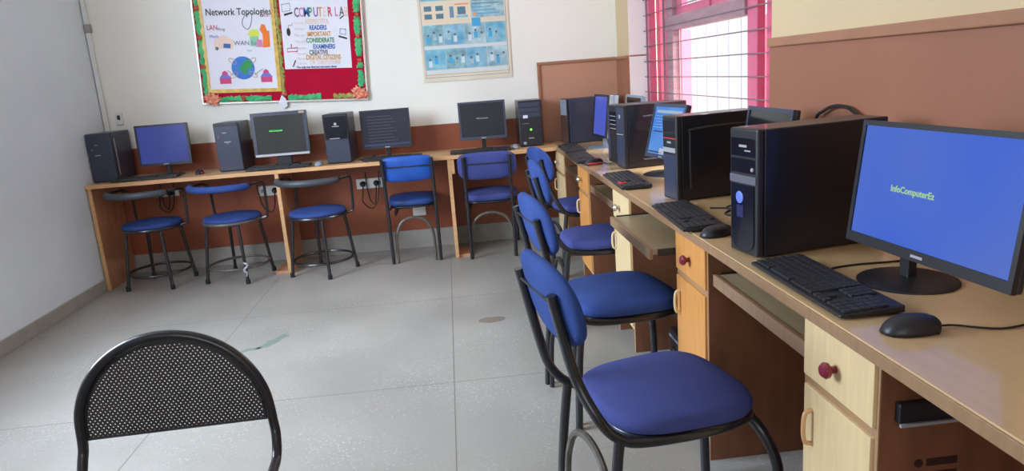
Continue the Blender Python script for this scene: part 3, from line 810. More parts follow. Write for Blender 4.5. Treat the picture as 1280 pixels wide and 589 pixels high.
t, sc, mt = monitor('thick grey-sided monitor with plain blue screen near the far corner', .992, 4.79, 4.9, .305, .284, .821, tilt=6, thick=.065, bez=.014, chin=.016, base_r=.12, screen=SC['violet'], house='grey_plastic', bezel='black_plastic', group=GM, logo=False)
monitor('switched-off monitor showing only its top between two black towers', 1.05, 2.39, 0, .35, .275, .838, tilt=9, bez=.014, chin=.02, base_r=.085, screen=SC['off'], group=GM, bezel='slate_case')
monitor('grey monitor whose top just shows behind the pair of towers', 1.075, 4.235, 0, .36, .270, .838, tilt=5, bez=.014, chin=.02, screen=SC['off'], house='grey_plastic', bezel='grey_plastic', group=GM)
t, sc, mt = monitor('monitor with plain dark blue screen at the left end of the back desk', -2.035, 5.26, 90, .362, .288, .828, tilt=3, bez=.013, chin=.018, base_r=.10, screen=SC['navy'], group=GN)
t, sc, mt = monitor('boxy monitor with green text and silver lower bezel on the back desk', -1.217, 5.26, 90, .392, .312, .828, tilt=3, thick=.06, bez=.024, chin=.016, base='box', base_r=.09, neck_w=.10, screen=SC['grey'], group=GN, bezel='slate_case', logo=False)
for ch in t.children:
    if ch.name.startswith('bezel'): bz = ch
obj('silver_strip', xform(bx(-.002, .001, -.19, .19, .001, .017), mt), M['silver'], bz)
obj('sticker', xform(bx(-.001, .002, -.185, -.145, .292, .306), mt), flat('tan_sticker', 190, 160, 130), bz)
screen_text(sc, mt, 'InfoComputer', .0165, (70, 235, 90), .028, .175, 1.1)
t, sc, mt = monitor('flat monitor with faint lines of text, behind the blue vinyl chair', -.468, 5.26, 90, .355, .280, .819, tilt=3, bez=.010, chin=.022, base_r=.09, screen=SC['slate'], group=GN)
for k in range(9): screen_plate(sc, mt, 'text_line', -.08 + .02 * (k % 3), .13, .055 + .022 * k, .0575 + .022 * k, (78, 80, 98), .8)
screen_plate(sc, mt, 'task_bar', -.165, .165, .023, .036, (34, 52, 104), .8)
t, sc, mt = monitor('monitor with small grey text, right of the desk divider', .236, 5.26, 90, .345, .275, .829, tilt=3, bez=.014, chin=.020, base_r=.10, screen=SC['coal'], group=GN, bezel='slate_case')
screen_text(sc, mt, 'InfoComputer', .0155, (140, 140, 150), .0, .148, .9)

# keyboards and mice
def keyboard(label, pts, keys_each=False, red=0, style='plain', group=None):
    """pts: centre (x,y), yaw; long side along local y, front (user side) at -x"""
    x, y, yaw, L_, D_ = pts
    t = thing('keyboard', label, 'keyboard', (x, y, DT), R(yaw), group)
    bm = bmesh.new()
    prof = [(-D_ / 2, .004), (-D_ / 2, .012), (D_ / 2, .020), (D_ / 2, .004)]
    prism(bm, prof, -L_ / 2, L_ / 2, mtx=Matrix(((1, 0, 0, 0), (0, 0, 1, 0), (0, 1, 0, 0), (0, 0, 0, 1))))
    obj('body', bm, M['black_plastic'], t, bevel=.003)
    for s in (-1, 1):
        for a in (-.4, .4):
            obj('foot', bx(a * D_ - .006, a * D_ + .006, s * L_ * .42 - .01, s * L_ * .42 + .01, 0, .0045), M['rubber'], t)
    slope = .008 / D_
    rows = 6; kd = (D_ - .02) / rows
    allk = bmesh.new(); kd2 = kd * .84
    mesh_cache = {}
    def put(xc, yc, kw, m='key'):
        zc = .0165 + slope * xc
        if keys_each:
            key = (round(kw, 4), m)
            if key not in mesh_cache:
                k = obj('key', bx(-kd2 / 2, kd2 / 2, -kw / 2, kw / 2, 0, .005), M[m], t, loc=(xc, yc, zc))
                mesh_cache[key] = k
            else:
                k = mesh_cache[key].copy(); col.objects.link(k); k.parent = t; k.location = (xc, yc, zc)
        else:
            box(allk, xc - kd2 / 2, xc + kd2 / 2, yc - kw / 2, yc + kw / 2, zc - .001, zc + .005, mi=1 if m != 'key' else 0)
    x0 = -D_ / 2 + .010 + kd / 2
    main = L_ * .66; y_start = L_ / 2 - .008     # left end of the keyboard is at +y for a user facing +x
    n = 14
    for r_ in range(rows):
        xc = x0 + r_ * kd
        if r_ == 0:
            lay = [1.3, 1, 1.3, 5.6, 1.3, 1, 1.3, 1.2]
        else: lay = [1.3 if r_ % 2 else 1.0] + [1.0] * 12 + [1.0 if r_ % 2 == 0 else .7]
        tot = sum(lay); yy = y_start
        for q in lay:
            kw = q / tot * main
            put(xc, yy - kw / 2, kw * .86)
            yy -= kw
        # cursor block and number pad
        u = L_ * .30 / 7.4
        yy = y_start - main - u * .35
        for j in range(3):
            if r_ in (0,) or r_ in (3, 4, 5) or (r_ == 1 and j == 1):
                put(xc, yy - u / 2 - j * u, u * .84, 'key_legend_red' if (red and r_ in (0, 1)) else 'key')
        yy -= 3 * u + u * .35
        for j in range(4):
            if r_ < 5: put(xc, yy - u / 2 - j * u, u * .84)
    if keys_each: allk.free()
    else: obj('key_block', allk, [M['key'], M['key_legend_red']], t)
    return t
GK = 'keyboards on the window worktop'; GL = 'keyboards on the back desk'
keyboard('nearest black keyboard, beside the mouse in front of the blue monitor', (.822, 1.53, 0, .435, .140), keys_each=True, group=GK)
keyboard('black keyboard with reddish key legends, in front of the red-line tower', (.790, 2.385, -3, .445, .140), keys_each=True, red=0, group=GK)
keyboard('black keyboard with red arrow keys on the window worktop', (.797, 3.265, -2, .46, .138), red=1, group=GK)
keyboard('black keyboard beside the black-and-red mouse', (.770, 4.24, -2, .46, .128), group=GK)
keyboard('black keyboard nearest the far corner of the window worktop', (.802, 4.80, -2, .45, .135), group=GK)
keyboard('black keyboard at the left end of the back desk', (-2.135, 5.135, 93, .44, .10), group=GL)
keyboard('black keyboard under the green-text monitor', (-1.225, 5.13, 90, .44, .12), group=GL)
keyboard('black keyboard half hidden behind the blue vinyl chair', (-.43, 5.14, 90, .42, .12), group=GL)
keyboard('black keyboard right of the desk divider', (.20, 5.13, 90, .44, .12), group=GL)

def mouse(label, x, y, yaw, body='black_plastic', accent=None, cable=None, group=None, s=1.0):
    t = thing('computer_mouse', label, 'mouse', (x, y, DT), R(yaw), group)
    bm = bmesh.new(); L_, W_, H_ = .056 * s, .031 * s, .036 * s
    nu, nv = 22, 9
    rings = []
    for j in range(nv + 1):
        ph = j / nv * PI / 2
        rr = math.cos(ph) ** .75 if j < nv else 0; zz = math.sin(ph) ** .9
        if j == nv:
            rings.append([bm.verts.new((.008 * s, 0, H_))]); break
        ring = []
        for k in range(nu):
            a = 2 * PI * k / nu
            px = math.copysign(abs(math.cos(a)) ** .85, math.cos(a)) * L_ * rr + .008 * s * zz
            py = math.copysign(abs(math.sin(a)) ** .85, math.sin(a)) * W_ * rr * (1 - .10 * math.cos(a))
            ring.append(bm.verts.new((px, py, .002 + (H_ - .002) * zz)))
        rings.append(ring)
    bm.faces.new(rings[0][::-1])
    for A, B in zip(rings, rings[1:]):
        for k in range(nu):
            f = bm.faces.new((A[k], A[(k + 1) % nu], B[(k + 1) % nu], B[k])) if len(B) > 1 else bm.faces.new((A[k], A[(k + 1) % nu], B[0]))
            f.smooth = True
    xform(bm, Matrix.Scale(-1, 4, (1, 0, 0)))   # hump toward the wrist
    xform(bm, Matrix.Scale(-1, 4, (1, 0, 0)))
    obj('shell', bm, M[body], t, smooth=True, auto=False)
    obj('base_plate', bx(-L_ * .8, L_ * .8, -W_ * .7, W_ * .7, 0, .003), M['rubber'], t, bevel=.001)
    mt = Matrix.Translation((.034 * s, 0, H_ * .74)) @ Matrix.Rotation(PI / 2, 4, 'X')
    obj('scroll_wheel', lt([(0, -.004), (.007, -.004), (.008, 0), (.007, .004), (0, .004)], seg=14, mtx=mt), M['grey_plastic'] if not accent else M[accent], t, smooth=True)
    if accent:
        for sg in (-1, 1):
            obj('side_grip', tb([(-L_ * .75, sg * W_ * .72, .010), (0, sg * W_ * .98, .010), (L_ * .72, sg * W_ * .70, .010)], .006, seg=6, smooth=4), M[accent], t, smooth=True)
    if cable:
        obj('cable', tb([(L_ * .95, 0, .008)] + cable, .0022, seg=6, smooth=5), M['rubber'], t, smooth=True)
    return t
GU = 'mice on the window worktop'; GV = 'mice on the back desk'
mouse('nearest black mouse, right of the nearest keyboard', .842, 1.222, -5, cable=[(.09, .01, .004), (.16, -.02, .003), (.24, .0, .003)], group=GU, s=1.0)
mouse('black mouse beside the blue-light tower', .792, 2.10, 14, cable=[(.08, .03, .004), (.12, .06, .003), (.13, .10, .003)], group=GU, s=.98)
mouse('black mouse with red sides, on the far half of the window worktop', .785, 3.96, 10, accent='key_legend_red', cable=[(.066, -.02, .004), (.072, -.045, .003), (.070, -.08, .003)], group=GU, s=1.0)
mouse('small black mouse right of the leftmost monitor', -1.80, 5.21, 100, body='black_plastic', accent='key_legend_red', group=GV, s=.9)
mouse('small grey mouse right of the boxy green-text monitor', -.945, 5.11, 90, body='grey_plastic', group=GV, s=.9)
mouse('small grey mouse left of the tower with green light', .455, 5.17, 90, body='grey_plastic', group=GV, s=.85)

bxx = thing('power_backup_box', 'black power backup box on the floor under the pulled-out keyboard shelf', 'power backup box', (1.02, 2.84, 0))
obj('casing', bx(-.14, .14, -.07, .07, 0, .15), M['black_plastic'], bxx, bevel=.006)
obj('front_strip', bx(-.144, -.1395, -.06, .06, .112, .122), M['grey_plastic'], bxx)
obj('power_switch', bx(-.144, -.1395, -.012, .012, .05, .075), M['gloss_black'], bxx)

# loose cables
def cable(label, pts, r=.003, m='rubber', smooth=6, name='power_cable'):
    o = obj(name, tb(pts, r, seg=6, smooth=smooth), M[m], None, smooth=True)
    return tag(o, label, 'cable')
cable('black cable looping above the nearest tower against the brown wall', [(1.285, 2.50, DT + .01), (1.28, 2.44, 1.03), (1.283, 2.38, 1.085), (1.283, 2.29, 1.105), (1.283, 2.20, 1.090), (1.28, 2.13, 1.03), (1.285, 2.08, DT + .01)], r=.006)
cable('thin black cable lying behind the nearest keyboard', [(.905, 1.63, DT + .004), (.93, 1.655, DT + .003), (1.0, 1.665, DT + .003), (1.08, 1.66, DT + .003), (1.2, 1.66, DT + .003)], r=.0025)
cable('tangled black cable behind the mouse beside the blue-light tower', [(.92, 2.50, DT + .004), (.98, 2.46, DT + .003), (.93, 2.38, DT + .003), (.97, 2.31, DT + .004), (1.01, 2.36, DT + .003), (.96, 2.44, DT + .010), (1.01, 2.52, DT + .003)], r=.003)
cable('black cable curling under the dark text monitor on the back desk', [(-.68, 5.24, DT + .005), (-.64, 5.215, DT + .005), (-.60, 5.25, DT + .012), (-.57, 5.33, DT + .02), (-.585, 5.42, DT + .006)], r=.004)

# sockets with plugs below the back desk
def socket(label, x0, x1, z0, z1, plugs):
    t = thing('socket_board', label, 'socket board', ((x0 + x1) / 2, YB - .0032, (z0 + z1) / 2), 0, 'socket boards under the back desk')
    w, h = (x1 - x0) / 2, (z1 - z0) / 2
    obj('face_plate', bx(-w, w, -.022, 0, -h, h), M['white_plastic'], t, bevel=.003)
    n = max(2, int(w * 2 / .06))
    for k in range(n):
        xx = -w + (k + .5) * 2 * w / n
        if k % 2 == 0: obj('rocker_switch', bx(xx - .010, xx + .010, -.026, -.0215, -.012, .014), M['grey_plastic'], t, bevel=.001)
    for px, sag, ex in plugs:
        mt = Matrix.Translation((px, -.022, 0)) @ Matrix.Rotation(PI / 2, 4, 'X')
        p = obj('plug', lt([(0, .034), (.012, .034), (.020, .024), (.021, 0), (0, 0)], seg=16, mtx=mt), M['rubber'], t, smooth=True)
        obj('cord', tb([(px, -.05, -.012), (px - .004, -.054, -.07), (px - .012, -.05, -sag * .7), (px + ex * .35, -.045, -sag), (px + ex * .8, -.045, -sag * .75), (px + ex, -.04, -sag * .1), (px + ex * 1.05, -.03, .09)], .0045, seg=6, smooth=5), M['rubber'], p, smooth=True)
    return t
socket('white socket board behind the leftmost stool', -2.29, -2.07, .572, .622, [(-.02, .14, .10), (.05, .12, -.06)])
socket('white socket board beside the plywood divider, one black plug', -1.495, -1.275, .515, .590, [(.02, .16, -.12)])
socket('white socket board left of the blue vinyl chair, two black plugs', -.755, -.545, .505, .582, [(-.055, .19, .12), (.045, .16, -.07)])
s_ = obj('socket_box', bx(-.05, .05, -.03, 0, -.04, .04), M['white_plastic'], None, loc=(-.30, YB - .003, .30), bevel=.003)
tag(s_, 'small white box low on the wall behind the blue vinyl chair legs', 'socket box')

# ------------------------------------------------------------------ notice board
NBW, NBH = 1.205, .93
nb = thing('notice_board', 'red felt notice board with green crepe border and two handmade posters', 'notice board', (-1.793, YB - .001, 1.225), 0)
nb.rotation_euler = (0, R(2.7), 0)
# local: x right, y depth (front is -y), z up
obj('felt_panel', bx(.012, NBW - .012, -.018, -.001, .012, NBH), M['board_red'], nb)
bm = bmesh.new()
box(bm, 0, .014, -.026, -.001, 0, NBH + .01); box(bm, NBW - .014, NBW, -.026, -.001, 0, NBH + .01); box(bm, .014, NBW - .014, -.026, -.001, 0, .014)
obj('frame', bm, M['board_frame'], nb, bevel=.002)
def crepe(name, x0, z0, x1, z1, wd, m, amp=.008, th=.010, y=-.019):
    """ruffled paper strip from (x0,z0) to (x1,z1)"""
    bm = bmesh.new(); Ln = math.hypot(x1 - x0, z1 - z0); n = max(6, int(Ln / .014))
    ux, uz = (x1 - x0) / Ln, (z1 - z0) / Ln; px, pz = -uz, ux
    prev = None
    for i in range(n + 1):
        u = Ln * i / n; row = []
        wa = wd / 2 + random.uniform(-amp, amp); wb = wd / 2 + random.uniform(-amp, amp)
        for j, (ofs, yy) in enumerate(((-wa, 0), (-wa * .5, -th * random.uniform(.4, 1)), (0, -th * random.uniform(.3, 1.1)), (wb * .5, -th * random.uniform(.4, 1)), (wb, 0))):
            row.append(bm.verts.new((x0 + ux * u + px * ofs, y + yy, z0 + uz * u + pz * ofs)))
        if prev:
            for j in range(4): bm.faces.new((prev[j], prev[j + 1], row[j + 1], row[j]))
            bm.faces.new((prev[0], row[0], row[4], prev[4]))
        else: bm.faces.new(row)
        prev = row
    bm.faces.new(prev[::-1])
    return obj(name, bm, M[m], nb)
def flower(x, z, r, m='coral', n=9, y=-.024):
    bm = bmesh.new()
    for k in range(n):
        a = 2 * PI * k / n + random.uniform(-.2, .2); rr = r * random.uniform(.8, 1.1)
        c_, s__ = math.cos(a), math.sin(a)
        P0 = Vector((x, y - .006, z)); P1 = Vector((x + c_ * rr, y - random.uniform(0, .012), z + s__ * rr))
        side = Vector((-s__, 0, c_)) * rr * .28; midp = (P0 + P1) / 2 + Vector((0, -.014, 0))
        v = [bm.verts.new(q) for q in (P0, midp + side, P1, midp - side)]
        w_ = [bm.verts.new(q + Vector((0, .003, 0))) for q in (P0, midp + side, P1, midp - side)]
        bm.faces.new((v[0], v[1], v[2])); bm.faces.new((v[0], v[2], v[3])); bm.faces.new(w_[::-1])
        for i in range(4): bm.faces.new((v[i], v[(i + 1) % 4], w_[(i + 1) % 4], w_[i]))
    return obj('paper_flower', bm, M[m], nb)
for a, b_ in ((.05, .26), (.28, .46), (.49, .66), (.69, .92)):
    crepe('crepe_border', .040, a, .040, b_, .042, 'crepe_green')
for a, b_ in ((.10, .22), (.235, .275), (.32, .45), (.47, .60), (.63, .74), (.76, .92)):
    crepe('crepe_border', 1.160, a, 1.160, b_, .046, 'crepe_green')
for a, b_ in ((.13, .30), (.31, .50), (.62, .86)):
    crepe('crepe_border', a, .034, b_, .034, .040, 'crepe_green')
crepe('crepe_border', .95, .034, 1.10, .034, .036, 'crepe_mix')
crepe('crepe_border', .592, .05, .592, .92, .030, 'crepe_mix')
for x, z in ((.040, .27), (.040, .475), (.040, .675), (1.160, .29), (1.160, .46), (1.160, .61), (1.160, .755), (1.160, .90), (.30, .036), (.60, .06)):
    flower(x, z, .020, 'coral', 7)
flower(.065, .045, .055, 'coral2', 13); flower(.10, .035, .045, 'coral', 11)
flower(1.14, .055, .060, 'coral2', 14); flower(1.175, .045, .040, 'coral', 9)
# white paper scrap hanging from the lower rail
bm = bmesh.new()
prism(bm, [(.545, -.012), (.575, .055), (.60, .03), (.612, -.025), (.58, -.045)], .024, .027, mtx=Matrix(((1, 0, 0, 0), (0, 0, -1, 0), (0, 1, 0, 0), (0, 0, 0, 1))))
obj('paper_scrap', bm, M['paper'], nb)

def pm(y): return Matrix(((1, 0, 0, 0), (0, 0, -1, y), (0, 1, 0, 0), (0, 0, 0, 1)))
def TX(par, name, s, x, z, size, c, y=-.0225, sx=1.0, align='LEFT', rot=0, bold=0.0, ex=.0004):
    m = Matrix.Translation((x, y, z)) @ Matrix.Rotation(-rot, 4, 'Y') @ Matrix.Rotation(PI / 2, 4, 'X')
    return text_obj(name, s, size, c, par, m, extrude=ex, align=align, sx=sx, bold=bold)
def shp(par, name, pts, m, y0=-.0215, th=.0008):
    bm = bmesh.new(); prism(bm, pts, 0, th, mtx=pm(y0)); return obj(name, bm, m, par)
def circ(cx, cz, r, n=28, rz=None): return [(cx + r * math.cos(2 * PI * k / n), cz + (rz or r) * math.sin(2 * PI * k / n)) for k in range(n)]
C = dict(ink=flat('black_ink', 40, 38, 44), purple=flat('purple_ink', 150, 96, 160), blue=flat('blue_ink', 60, 104, 176), pinki=flat('pink_ink', 214, 130, 170),
         orange=flat('orange_ink', 240, 120, 40), yellow=flat('yellow_ink', 214, 220, 80), green=flat('green_ink', 70, 140, 80), red=flat('red_ink', 200, 50, 70),
         grey=flat('grey_ink', 110, 106, 116), tan=flat('tan_ink', 210, 160, 90), lav=flat('lavender_ink', 120, 116, 196), peach=flat('peach_ink', 232, 206, 190),
         hut=flat('hut_pink_ink', 206, 70, 120), sea=mat('globe_sea_blue', rgb(38, 126, 208), .6, c2=rgb(50, 110, 190), nscale=12), land=flat('globe_land_green', 50, 150, 84),
         lgreen=flat('pale_green_ink', 140, 200, 170), navy=flat('navy_ink', 52, 62, 130))
# left poster: slight extra tilt; own part with its drawings as sub-parts
p1 = obj('network_poster', bx(.070, .562, -.0205, -.0185, .105, .90), M['paper'], nb)
bm = bmesh.new()
g0, g1, gz = .048, .578, .080
box(bm, g0, g0 + .026, -.024, -.0182, gz, .92); box(bm, g1 - .026, g1, -.024, -.0182, gz, .92); box(bm, g0 + .026, g1 - .026, -.024, -.0182, gz, gz + .026)
obj('gold_ribbon', bm, M['gold'], nb)
TX(p1, 'title_text', 'Network Topologies', .095, .625, .068, C['ink'], sx=.80, bold=.0006)
obj('flourish', tb([(x, -.0225, z) for x, z in ((.41, .645), (.36, .61), (.345, .56), (.375, .525), (.405, .56), (.42, .64))], .0022, seg=5, smooth=5), C['grey'], p1)
TX(p1, 'red_label', 'LAN', .092, .525, .05, C['red'], sx=.8)
TX(p1, 'pink_label', 'Star', .478, .610, .045, C['pinki'])
TX(p1, 'scribble_text', 'Ring', .17, .520, .028, C['grey']); TX(p1, 'scribble_text', 'Mesh', .105, .470, .03, C['lav'])
TX(p1, 'scribble_text', 'WAN for', .27, .415, .045, C['grey']); TX(p1, 'scribble_text', 'bus', .36, .37, .025, C['lgreen'])
shp(p1, 'peach_patch', [(.13, .40), (.26, .385), (.27, .45), (.20, .49), (.14, .46)], C['peach'])
shp(p1, 'blue_patch', [(.195, .40), (.245, .395), (.248, .425), (.20, .43)], C['blue'], y0=-.0225)
shp(p1, 'brown_dot', circ(.15, .395, .012), C['grey'], y0=-.0225)
shp(p1, 'green_cylinder', [(.385, .41), (.445, .40), (.45, .485), (.39, .49)], C['lgreen'])
shp(p1, 'yellow_patch', [(.375, .485), (.395, .475), (.455, .475), (.45, .52), (.41, .525), (.39, .51)], C['yellow'], y0=-.0222)
shp(p1, 'lilac_patch', [(.43, .40), (.475, .40), (.47, .45), (.435, .455)], C['pinki'], y0=-.0225)
shp(p1, 'orange_tower', [(.475, .395), (.525, .40), (.528, .51), (.512, .515), (.50, .555), (.478, .56), (.462, .52), (.480, .49)], C['orange'])
gx, gz_ = .318, .255
for a in (35, 145, 215, 325):
    ca, sa = math.cos(R(a)), math.sin(R(a))
    pts = [(gx + ca * .085 + .030 * math.cos(t) * ca - .016 * math.sin(t) * sa, -.0222, gz_ + sa * .085 + .030 * math.cos(t) * sa + .016 * math.sin(t) * ca) for t in [2 * PI * k / 16 for k in range(16)]]
    obj('orbit_loop', tb(pts, .0022, seg=5, closed=True), C['tan'], p1)
shp(p1, 'globe', circ(gx, gz_, .082), C['sea'], y0=-.022, th=.001)
shp(p1, 'globe_land', [(gx + .0, gz_ + .03), (gx + .03, gz_ + .065), (gx + .06, gz_ + .045), (gx + .068, gz_ + .0), (gx + .04, gz_ - .01), (gx + .02, gz_ - .045), (gx - .01, gz_ - .03), (gx - .03, gz_ - .005)], C['land'], y0=-.0232)
for hx, hz in ((.185, .145), (.478, .150)):
    shp(p1, 'drawn_house', [(hx - .040, hz), (hx + .040, hz), (hx + .040, hz + .038), (hx - .040, hz + .038)], C['hut'])
    shp(p1, 'drawn_house', [(hx - .044, hz + .038), (hx + .044, hz + .038), (hx + .024, hz + .064), (hx - .024, hz + .064)], C['lav'])
    shp(p1, 'drawn_house', [(hx - .022, hz + .064), (hx + .022, hz + .064), (hx + .018, hz + .082), (hx, hz + .094), (hx - .018, hz + .082)], C['hut'])
    s2 = 1 if hx < .3 else -1
    obj('drawn_line', tb([(hx + s2 * .02, -.0222, hz + .095), (gx - s2 * .075, -.0222, gz_ - .05)], .0015, seg=4), C['grey'], p1)
# right poster
p2 = obj('computer_lab_poster', bx(.617, 1.100, -.0205, -.0185, .238, .90), M['paper'], nb)
title = 'COMPUTER LAB'
cols = [C['grey'], C['pinki'], C['blue'], C['green'], C['purple'], C['tan'], C['peach'], C['red'], None, C['pinki'], C['grey'], C['peach']]
xx = .715
for ch, cc in zip(title, cols):
    if cc is not None: TX(p2, 'title_letter', ch, xx, .605, .092, cc, sx=.56, bold=.0016)
    xx += .034 if ch != ' ' else .016
lines = [('You are', 'RESPECTFUL', .555, C['peach'], .79), ('You are', 'READERS', .512, C['blue'], .815), ('You are', 'IMPORTANT', .467, C['tan'], .795),
         ('You are', 'CONSIDERATE', .423, C['green'], .785), ('You are', 'EXAMINERS', .378, C['blue'], .83), ('You are', 'CREATIVE', .338, C['grey'], .80),
         ('You are', 'DIGITAL CITIZENS', .303, C['tan'], .775), ('You are', 'OF THE FUTURE', .268, C['peach'], .80)]
for a, b_, z, cc, x in lines:
    TX(p2, 'line_text', a, .705, z, .028, C['peach'], sx=.8)
    TX(p2, 'word_text', b_, x, z, .046, cc, sx=.66, bold=.0012)
TX(p2, 'footer_text', 'The only one that you are never alone', .70, .2435, .021, C['navy'], sx=.88, bold=.0006)
# little drawings down the sides of the right poster
def outline(par, name, pts, m, r=.002): return obj(name, tb([(x, -.0222, z) for x, z in pts], r, seg=5, closed=True), m, par)
outline(p2, 'drawn_monitor', [(.632, .640), (.690, .650), (.690, .700), (.632, .692)], C['grey'])
shp(p2, 'drawn_keyboard', [(.645, .612), (.705, .628), (.703, .640), (.643, .626)], C['ink'])
shp(p2, 'drawn_mouse', circ(.665, .500, .014, rz=.028), C['ink'])
obj('drawn_mouse_wire', tb([(x, -.0222, z) for x, z in ((.667, .528), (.672, .548), (.690, .545), (.695, .562))], .0015, seg=4, smooth=4), C['grey'], p2)
outline(p2, 'drawn_router', [(.645, .360), (.715, .362), (.718, .388), (.645, .386)], C['hut'], .003)
obj('drawn_aerial', tb([(.675, -.0222, .388), (.676, -.0222, .415)], .003, seg=5), C['red'], p2)
shp(p2, 'drawn_pen', [(.672, .255), (.678, .252), (.702, .300), (.694, .302)], C['ink'])
shp(p2, 'drawn_pen', [(1.035, .588), (1.040, .582), (1.066, .602), (1.060, .608)], C['ink'])
outline(p2, 'drawn_laptop', [(1.030, .480), (1.072, .474), (1.074, .512), (1.034, .516)], C['blue'])
shp(p2, 'drawn_laptop_base', [(1.018, .458), (1.078, .440), (1.080, .452), (1.022, .470)], C['ink'])

# ------------------------------------------------------------------ blue wall chart
wc = thing('wall_chart', 'pale blue illustrated computer chart hanging on the back wall', 'wall chart', (-.165, YB - .002, 1.262), 0)
W_, H_ = .665, .80
wc.rotation_euler = (0, R(.3), 0)
sheet = mat('aged_chart_paper', rgb(222, 212, 190), .6, var=.05, nscale=5)
bm = bmesh.new()
box(bm, 0, W_, -.006, -.001, 0, H_)
obj('sheet', bm, sheet, wc)
obj('top_rod', tb([(-.01, -.008, H_), (W_ + .01, -.008, H_)], .008, seg=8), M['black_plastic'], wc, smooth=True)
def picmat(n, a, b_, sc_=14): return mat(n, a, .5, c2=b_, nscale=sc_)
pics = [picmat('chart_print_blue', rgb(150, 202, 214), rgb(98, 168, 196)), picmat('chart_print_aqua', rgb(150, 204, 210), rgb(112, 150, 160), 18),
        picmat('chart_print_sky', rgb(168, 208, 220), rgb(84, 154, 190), 9), picmat('chart_print_pale', rgb(188, 216, 220), rgb(120, 160, 176), 16)]
cream = flat('chart_cream', 232, 214, 186); dkb = flat('chart_dark_blue', 92, 128, 144); cy = flat('chart_cyan', 70, 168, 214); skin = flat('chart_brown', 100, 106, 122)
wht = flat('chart_white', 206, 222, 228); line = flat('chart_line', 80, 110, 116); org = flat('chart_orange', 232, 160, 120)
sh = [o for o in wc.children if o.name.startswith('sheet')][0]
def cr(name, x0, x1, z0, z1, m, y=-.0062, th=.0005): return obj(name, bx(x0, x1, y - th, y, z0, z1), m, sh)
cr('border_line', .018, .0205, .03, H_ - .02, line); cr('border_line', W_ - .022, W_ - .0195, .03, H_ - .02, line)
cr('border_line', .018, W_ - .02, .030, .0325, line); cr('border_line', .018, W_ - .02, .050, .052, line)
rowz = [(.088, .235, 4), (.262, .410, 4)]
k = 0
for z0, z1, n in rowz:
    for j in range(n):
        x0 = .024 + j * .154; cr('picture', x0, x0 + .152, z0, z1, pics[(k + j) % 4])
        # small figures: head and body
        for q in range(2 + (j + k) % 2):
            fx_ = x0 + .035 + q * .045; fz = z0 + .055 + .02 * ((q + j) % 2)
            obj('figure', bx(fx_ - .012, fx_ + .014, -.0072, -.0067, fz - .035, fz + .010), [wht, cy, pics[3]][(q + j + k) % 3], sh)
            bm = bmesh.new(); prism(bm, circ(fx_, fz + .020, .009, 12), 0, .0005, mtx=pm(-.0067)); obj('figure', bm, skin, sh)
    k += 1
cr('caption_bar', .024, W_ - .03, .238, .256, wht, y=-.0064); cr('caption_bar', .024, .40, .412, .430, cream, y=-.0064)
cr('caption_bar', .024, W_ - .03, .062, .080, wht, y=-.0064)
cr('cyan_block', .39, .455, .385, .445, cy, y=-.0072)
# third row: cream cells with devices, and text block
cr('cell', .024, .205, .436, .560, cream); cr('cell', .212, .385, .436, .560, cream); cr('cell', .390, W_ - .03, .446, .590, pics[3])
for dx, dz in ((.045, .452), (.13, .452), (.045, .508), (.13, .508)):
    cr('device', dx, dx + .055, dz, dz + .036, dkb, y=-.0068)
cr('device', .232, .262, .455, .535, flat('chart_steel', 110, 150, 180), y=-.0068)
cr('device', .290, .350, .475, .530, dkb, y=-.0068); cr('device', .280, .365, .452, .470, pics[0], y=-.0068)
cr('heading', .270, .375, .542, .554, org, y=-.0068)
for q in range(5):
    cr('text_line', .40, .60 - .03 * (q % 3), .470 + q * .024, .476 + q * .024, dkb if q > 2 else cy, y=-.0068)
cr('text_line', .40, .43, .462, .480, org, y=-.0070)
for j in range(4): cr('picture', .024 + j * .154, .024 + j * .154 + .150, .580, .70, pics[j % 4])
for j in range(4): cr('device', .04 + j * .15, .11 + j * .15, .592, .64, dkb, y=-.0068)

# ------------------------------------------------------------------ floor marks
stain = flat('greenish_scuff', 122, 138, 128, .4); st2 = flat('tan_stain', 134, 121, 110, .4)
def blob(name, cx, cy, rx, ry, rot, m, seed, label, n=26, jag=.35):
    random.seed(seed); bm = bmesh.new(); c_, s__ = math.cos(rot), math.sin(rot); pts = []
    for k in range(n):
        a = 2 * PI * k / n; q = 1 + random.uniform(-jag, jag)
        u, v = rx * math.cos(a) * q, ry * math.sin(a) * q
        pts.append((cx + u * c_ - v * s__, cy + u * s__ + v * c_))
    prism(bm, pts, 0.0002, .0007)
    o = obj(name, bm, m); return tag(o, label, 'stain')
blob('floor_stain', -1.03, 3.66, .115, .030, R(60), stain, 3, 'greenish scuff mark on the floor, upper slanting streak')
blob('floor_stain', -1.13, 3.56, .06, .018, R(20), stain, 4, 'small greenish scuff mark nearer the perforated chair')
blob('floor_stain', .127, 3.65, .075, .045, 0, st2, 5, 'faint round brown stain on the open floor', jag=.08)

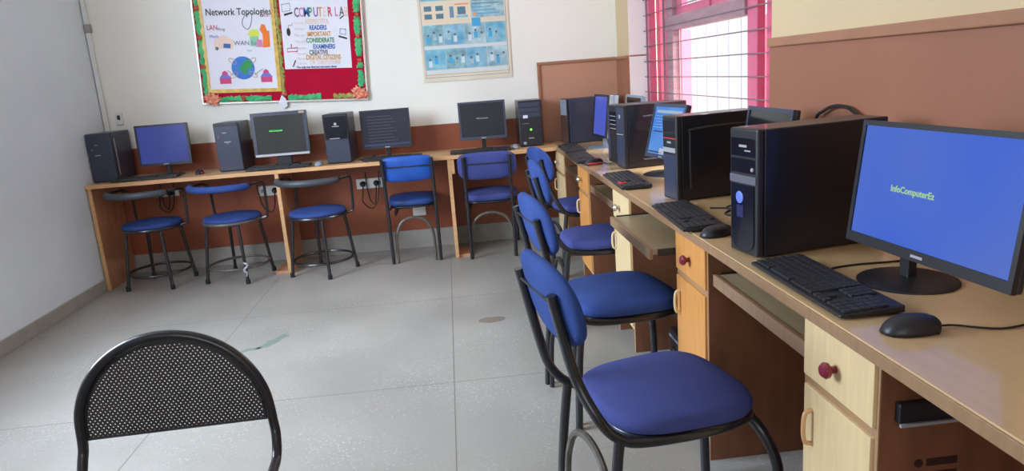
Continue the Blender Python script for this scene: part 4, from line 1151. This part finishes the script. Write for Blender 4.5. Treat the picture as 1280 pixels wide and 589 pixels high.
# ------------------------------------------------------------------ light
w = bpy.data.worlds.new('sky'); scene.world = w; w.use_nodes = True
bg = w.node_tree.nodes['Background']; bg.inputs[0].default_value = (.95, .97, 1.0, 1); bg.inputs[1].default_value = .92
def area(name, loc, target, sx, sy, power, color):
    l = bpy.data.lights.new(name, 'AREA'); l.shape = 'RECTANGLE'; l.size = sx; l.size_y = sy; l.energy = power; l.color = color
    o = bpy.data.objects.new(name, l); col.objects.link(o); o.location = loc
    d = Vector(target) - Vector(loc); o.rotation_euler = d.to_track_quat('-Z', 'Y').to_euler()
    return o
area('sky_window', (XO + 1.5, 4.0, 3.3), (XO, 4.0, 1.4), 3.2, 1.8, 640, (1.0, .98, .96))
area('sky_left', (XL - .9, (LY0 + LY1) / 2, 2.1), (XL, (LY0 + LY1) / 2 + .6, 1.5), 2.6, 1.8, 420, (.74, .87, 1.0))
area('sky_behind', ((NX0 + NX1) / 2, YN - .6, 1.8), ((NX0 + NX1) / 2, 0, 1.5), 2.8, 1.5, 60, (.92, .96, 1.0))

# ------------------------------------------------------------------ camera
f_px, pitch, yaw, roll, H = 890.0, 12.8899, 4.2271, 4.2806, 1.292
pi_, ya, ro = R(pitch), R(yaw), R(roll)
fw = Vector((math.sin(ya) * math.cos(pi_), math.cos(ya) * math.cos(pi_), -math.sin(pi_)))
rt = Vector((math.cos(ya), -math.sin(ya), 0)); up = rt.cross(fw)
r2 = rt * math.cos(ro) - up * math.sin(ro); u2 = up * math.cos(ro) + rt * math.sin(ro)
cam = bpy.data.cameras.new('camera'); cam.sensor_width = 36; cam.lens = f_px / 1280 * 36; cam.clip_start = .05
co = bpy.data.objects.new('camera', cam); col.objects.link(co)
co.matrix_world = Matrix(((r2.x, u2.x, -fw.x, 0), (r2.y, u2.y, -fw.y, 0), (r2.z, u2.z, -fw.z, H), (0, 0, 0, 1)))
scene.camera = co
vs = scene.view_settings
vs.view_transform = 'Standard'; vs.look = 'None'; vs.gamma = 1; vs.use_curve_mapping = False; vs.exposure = 0.24
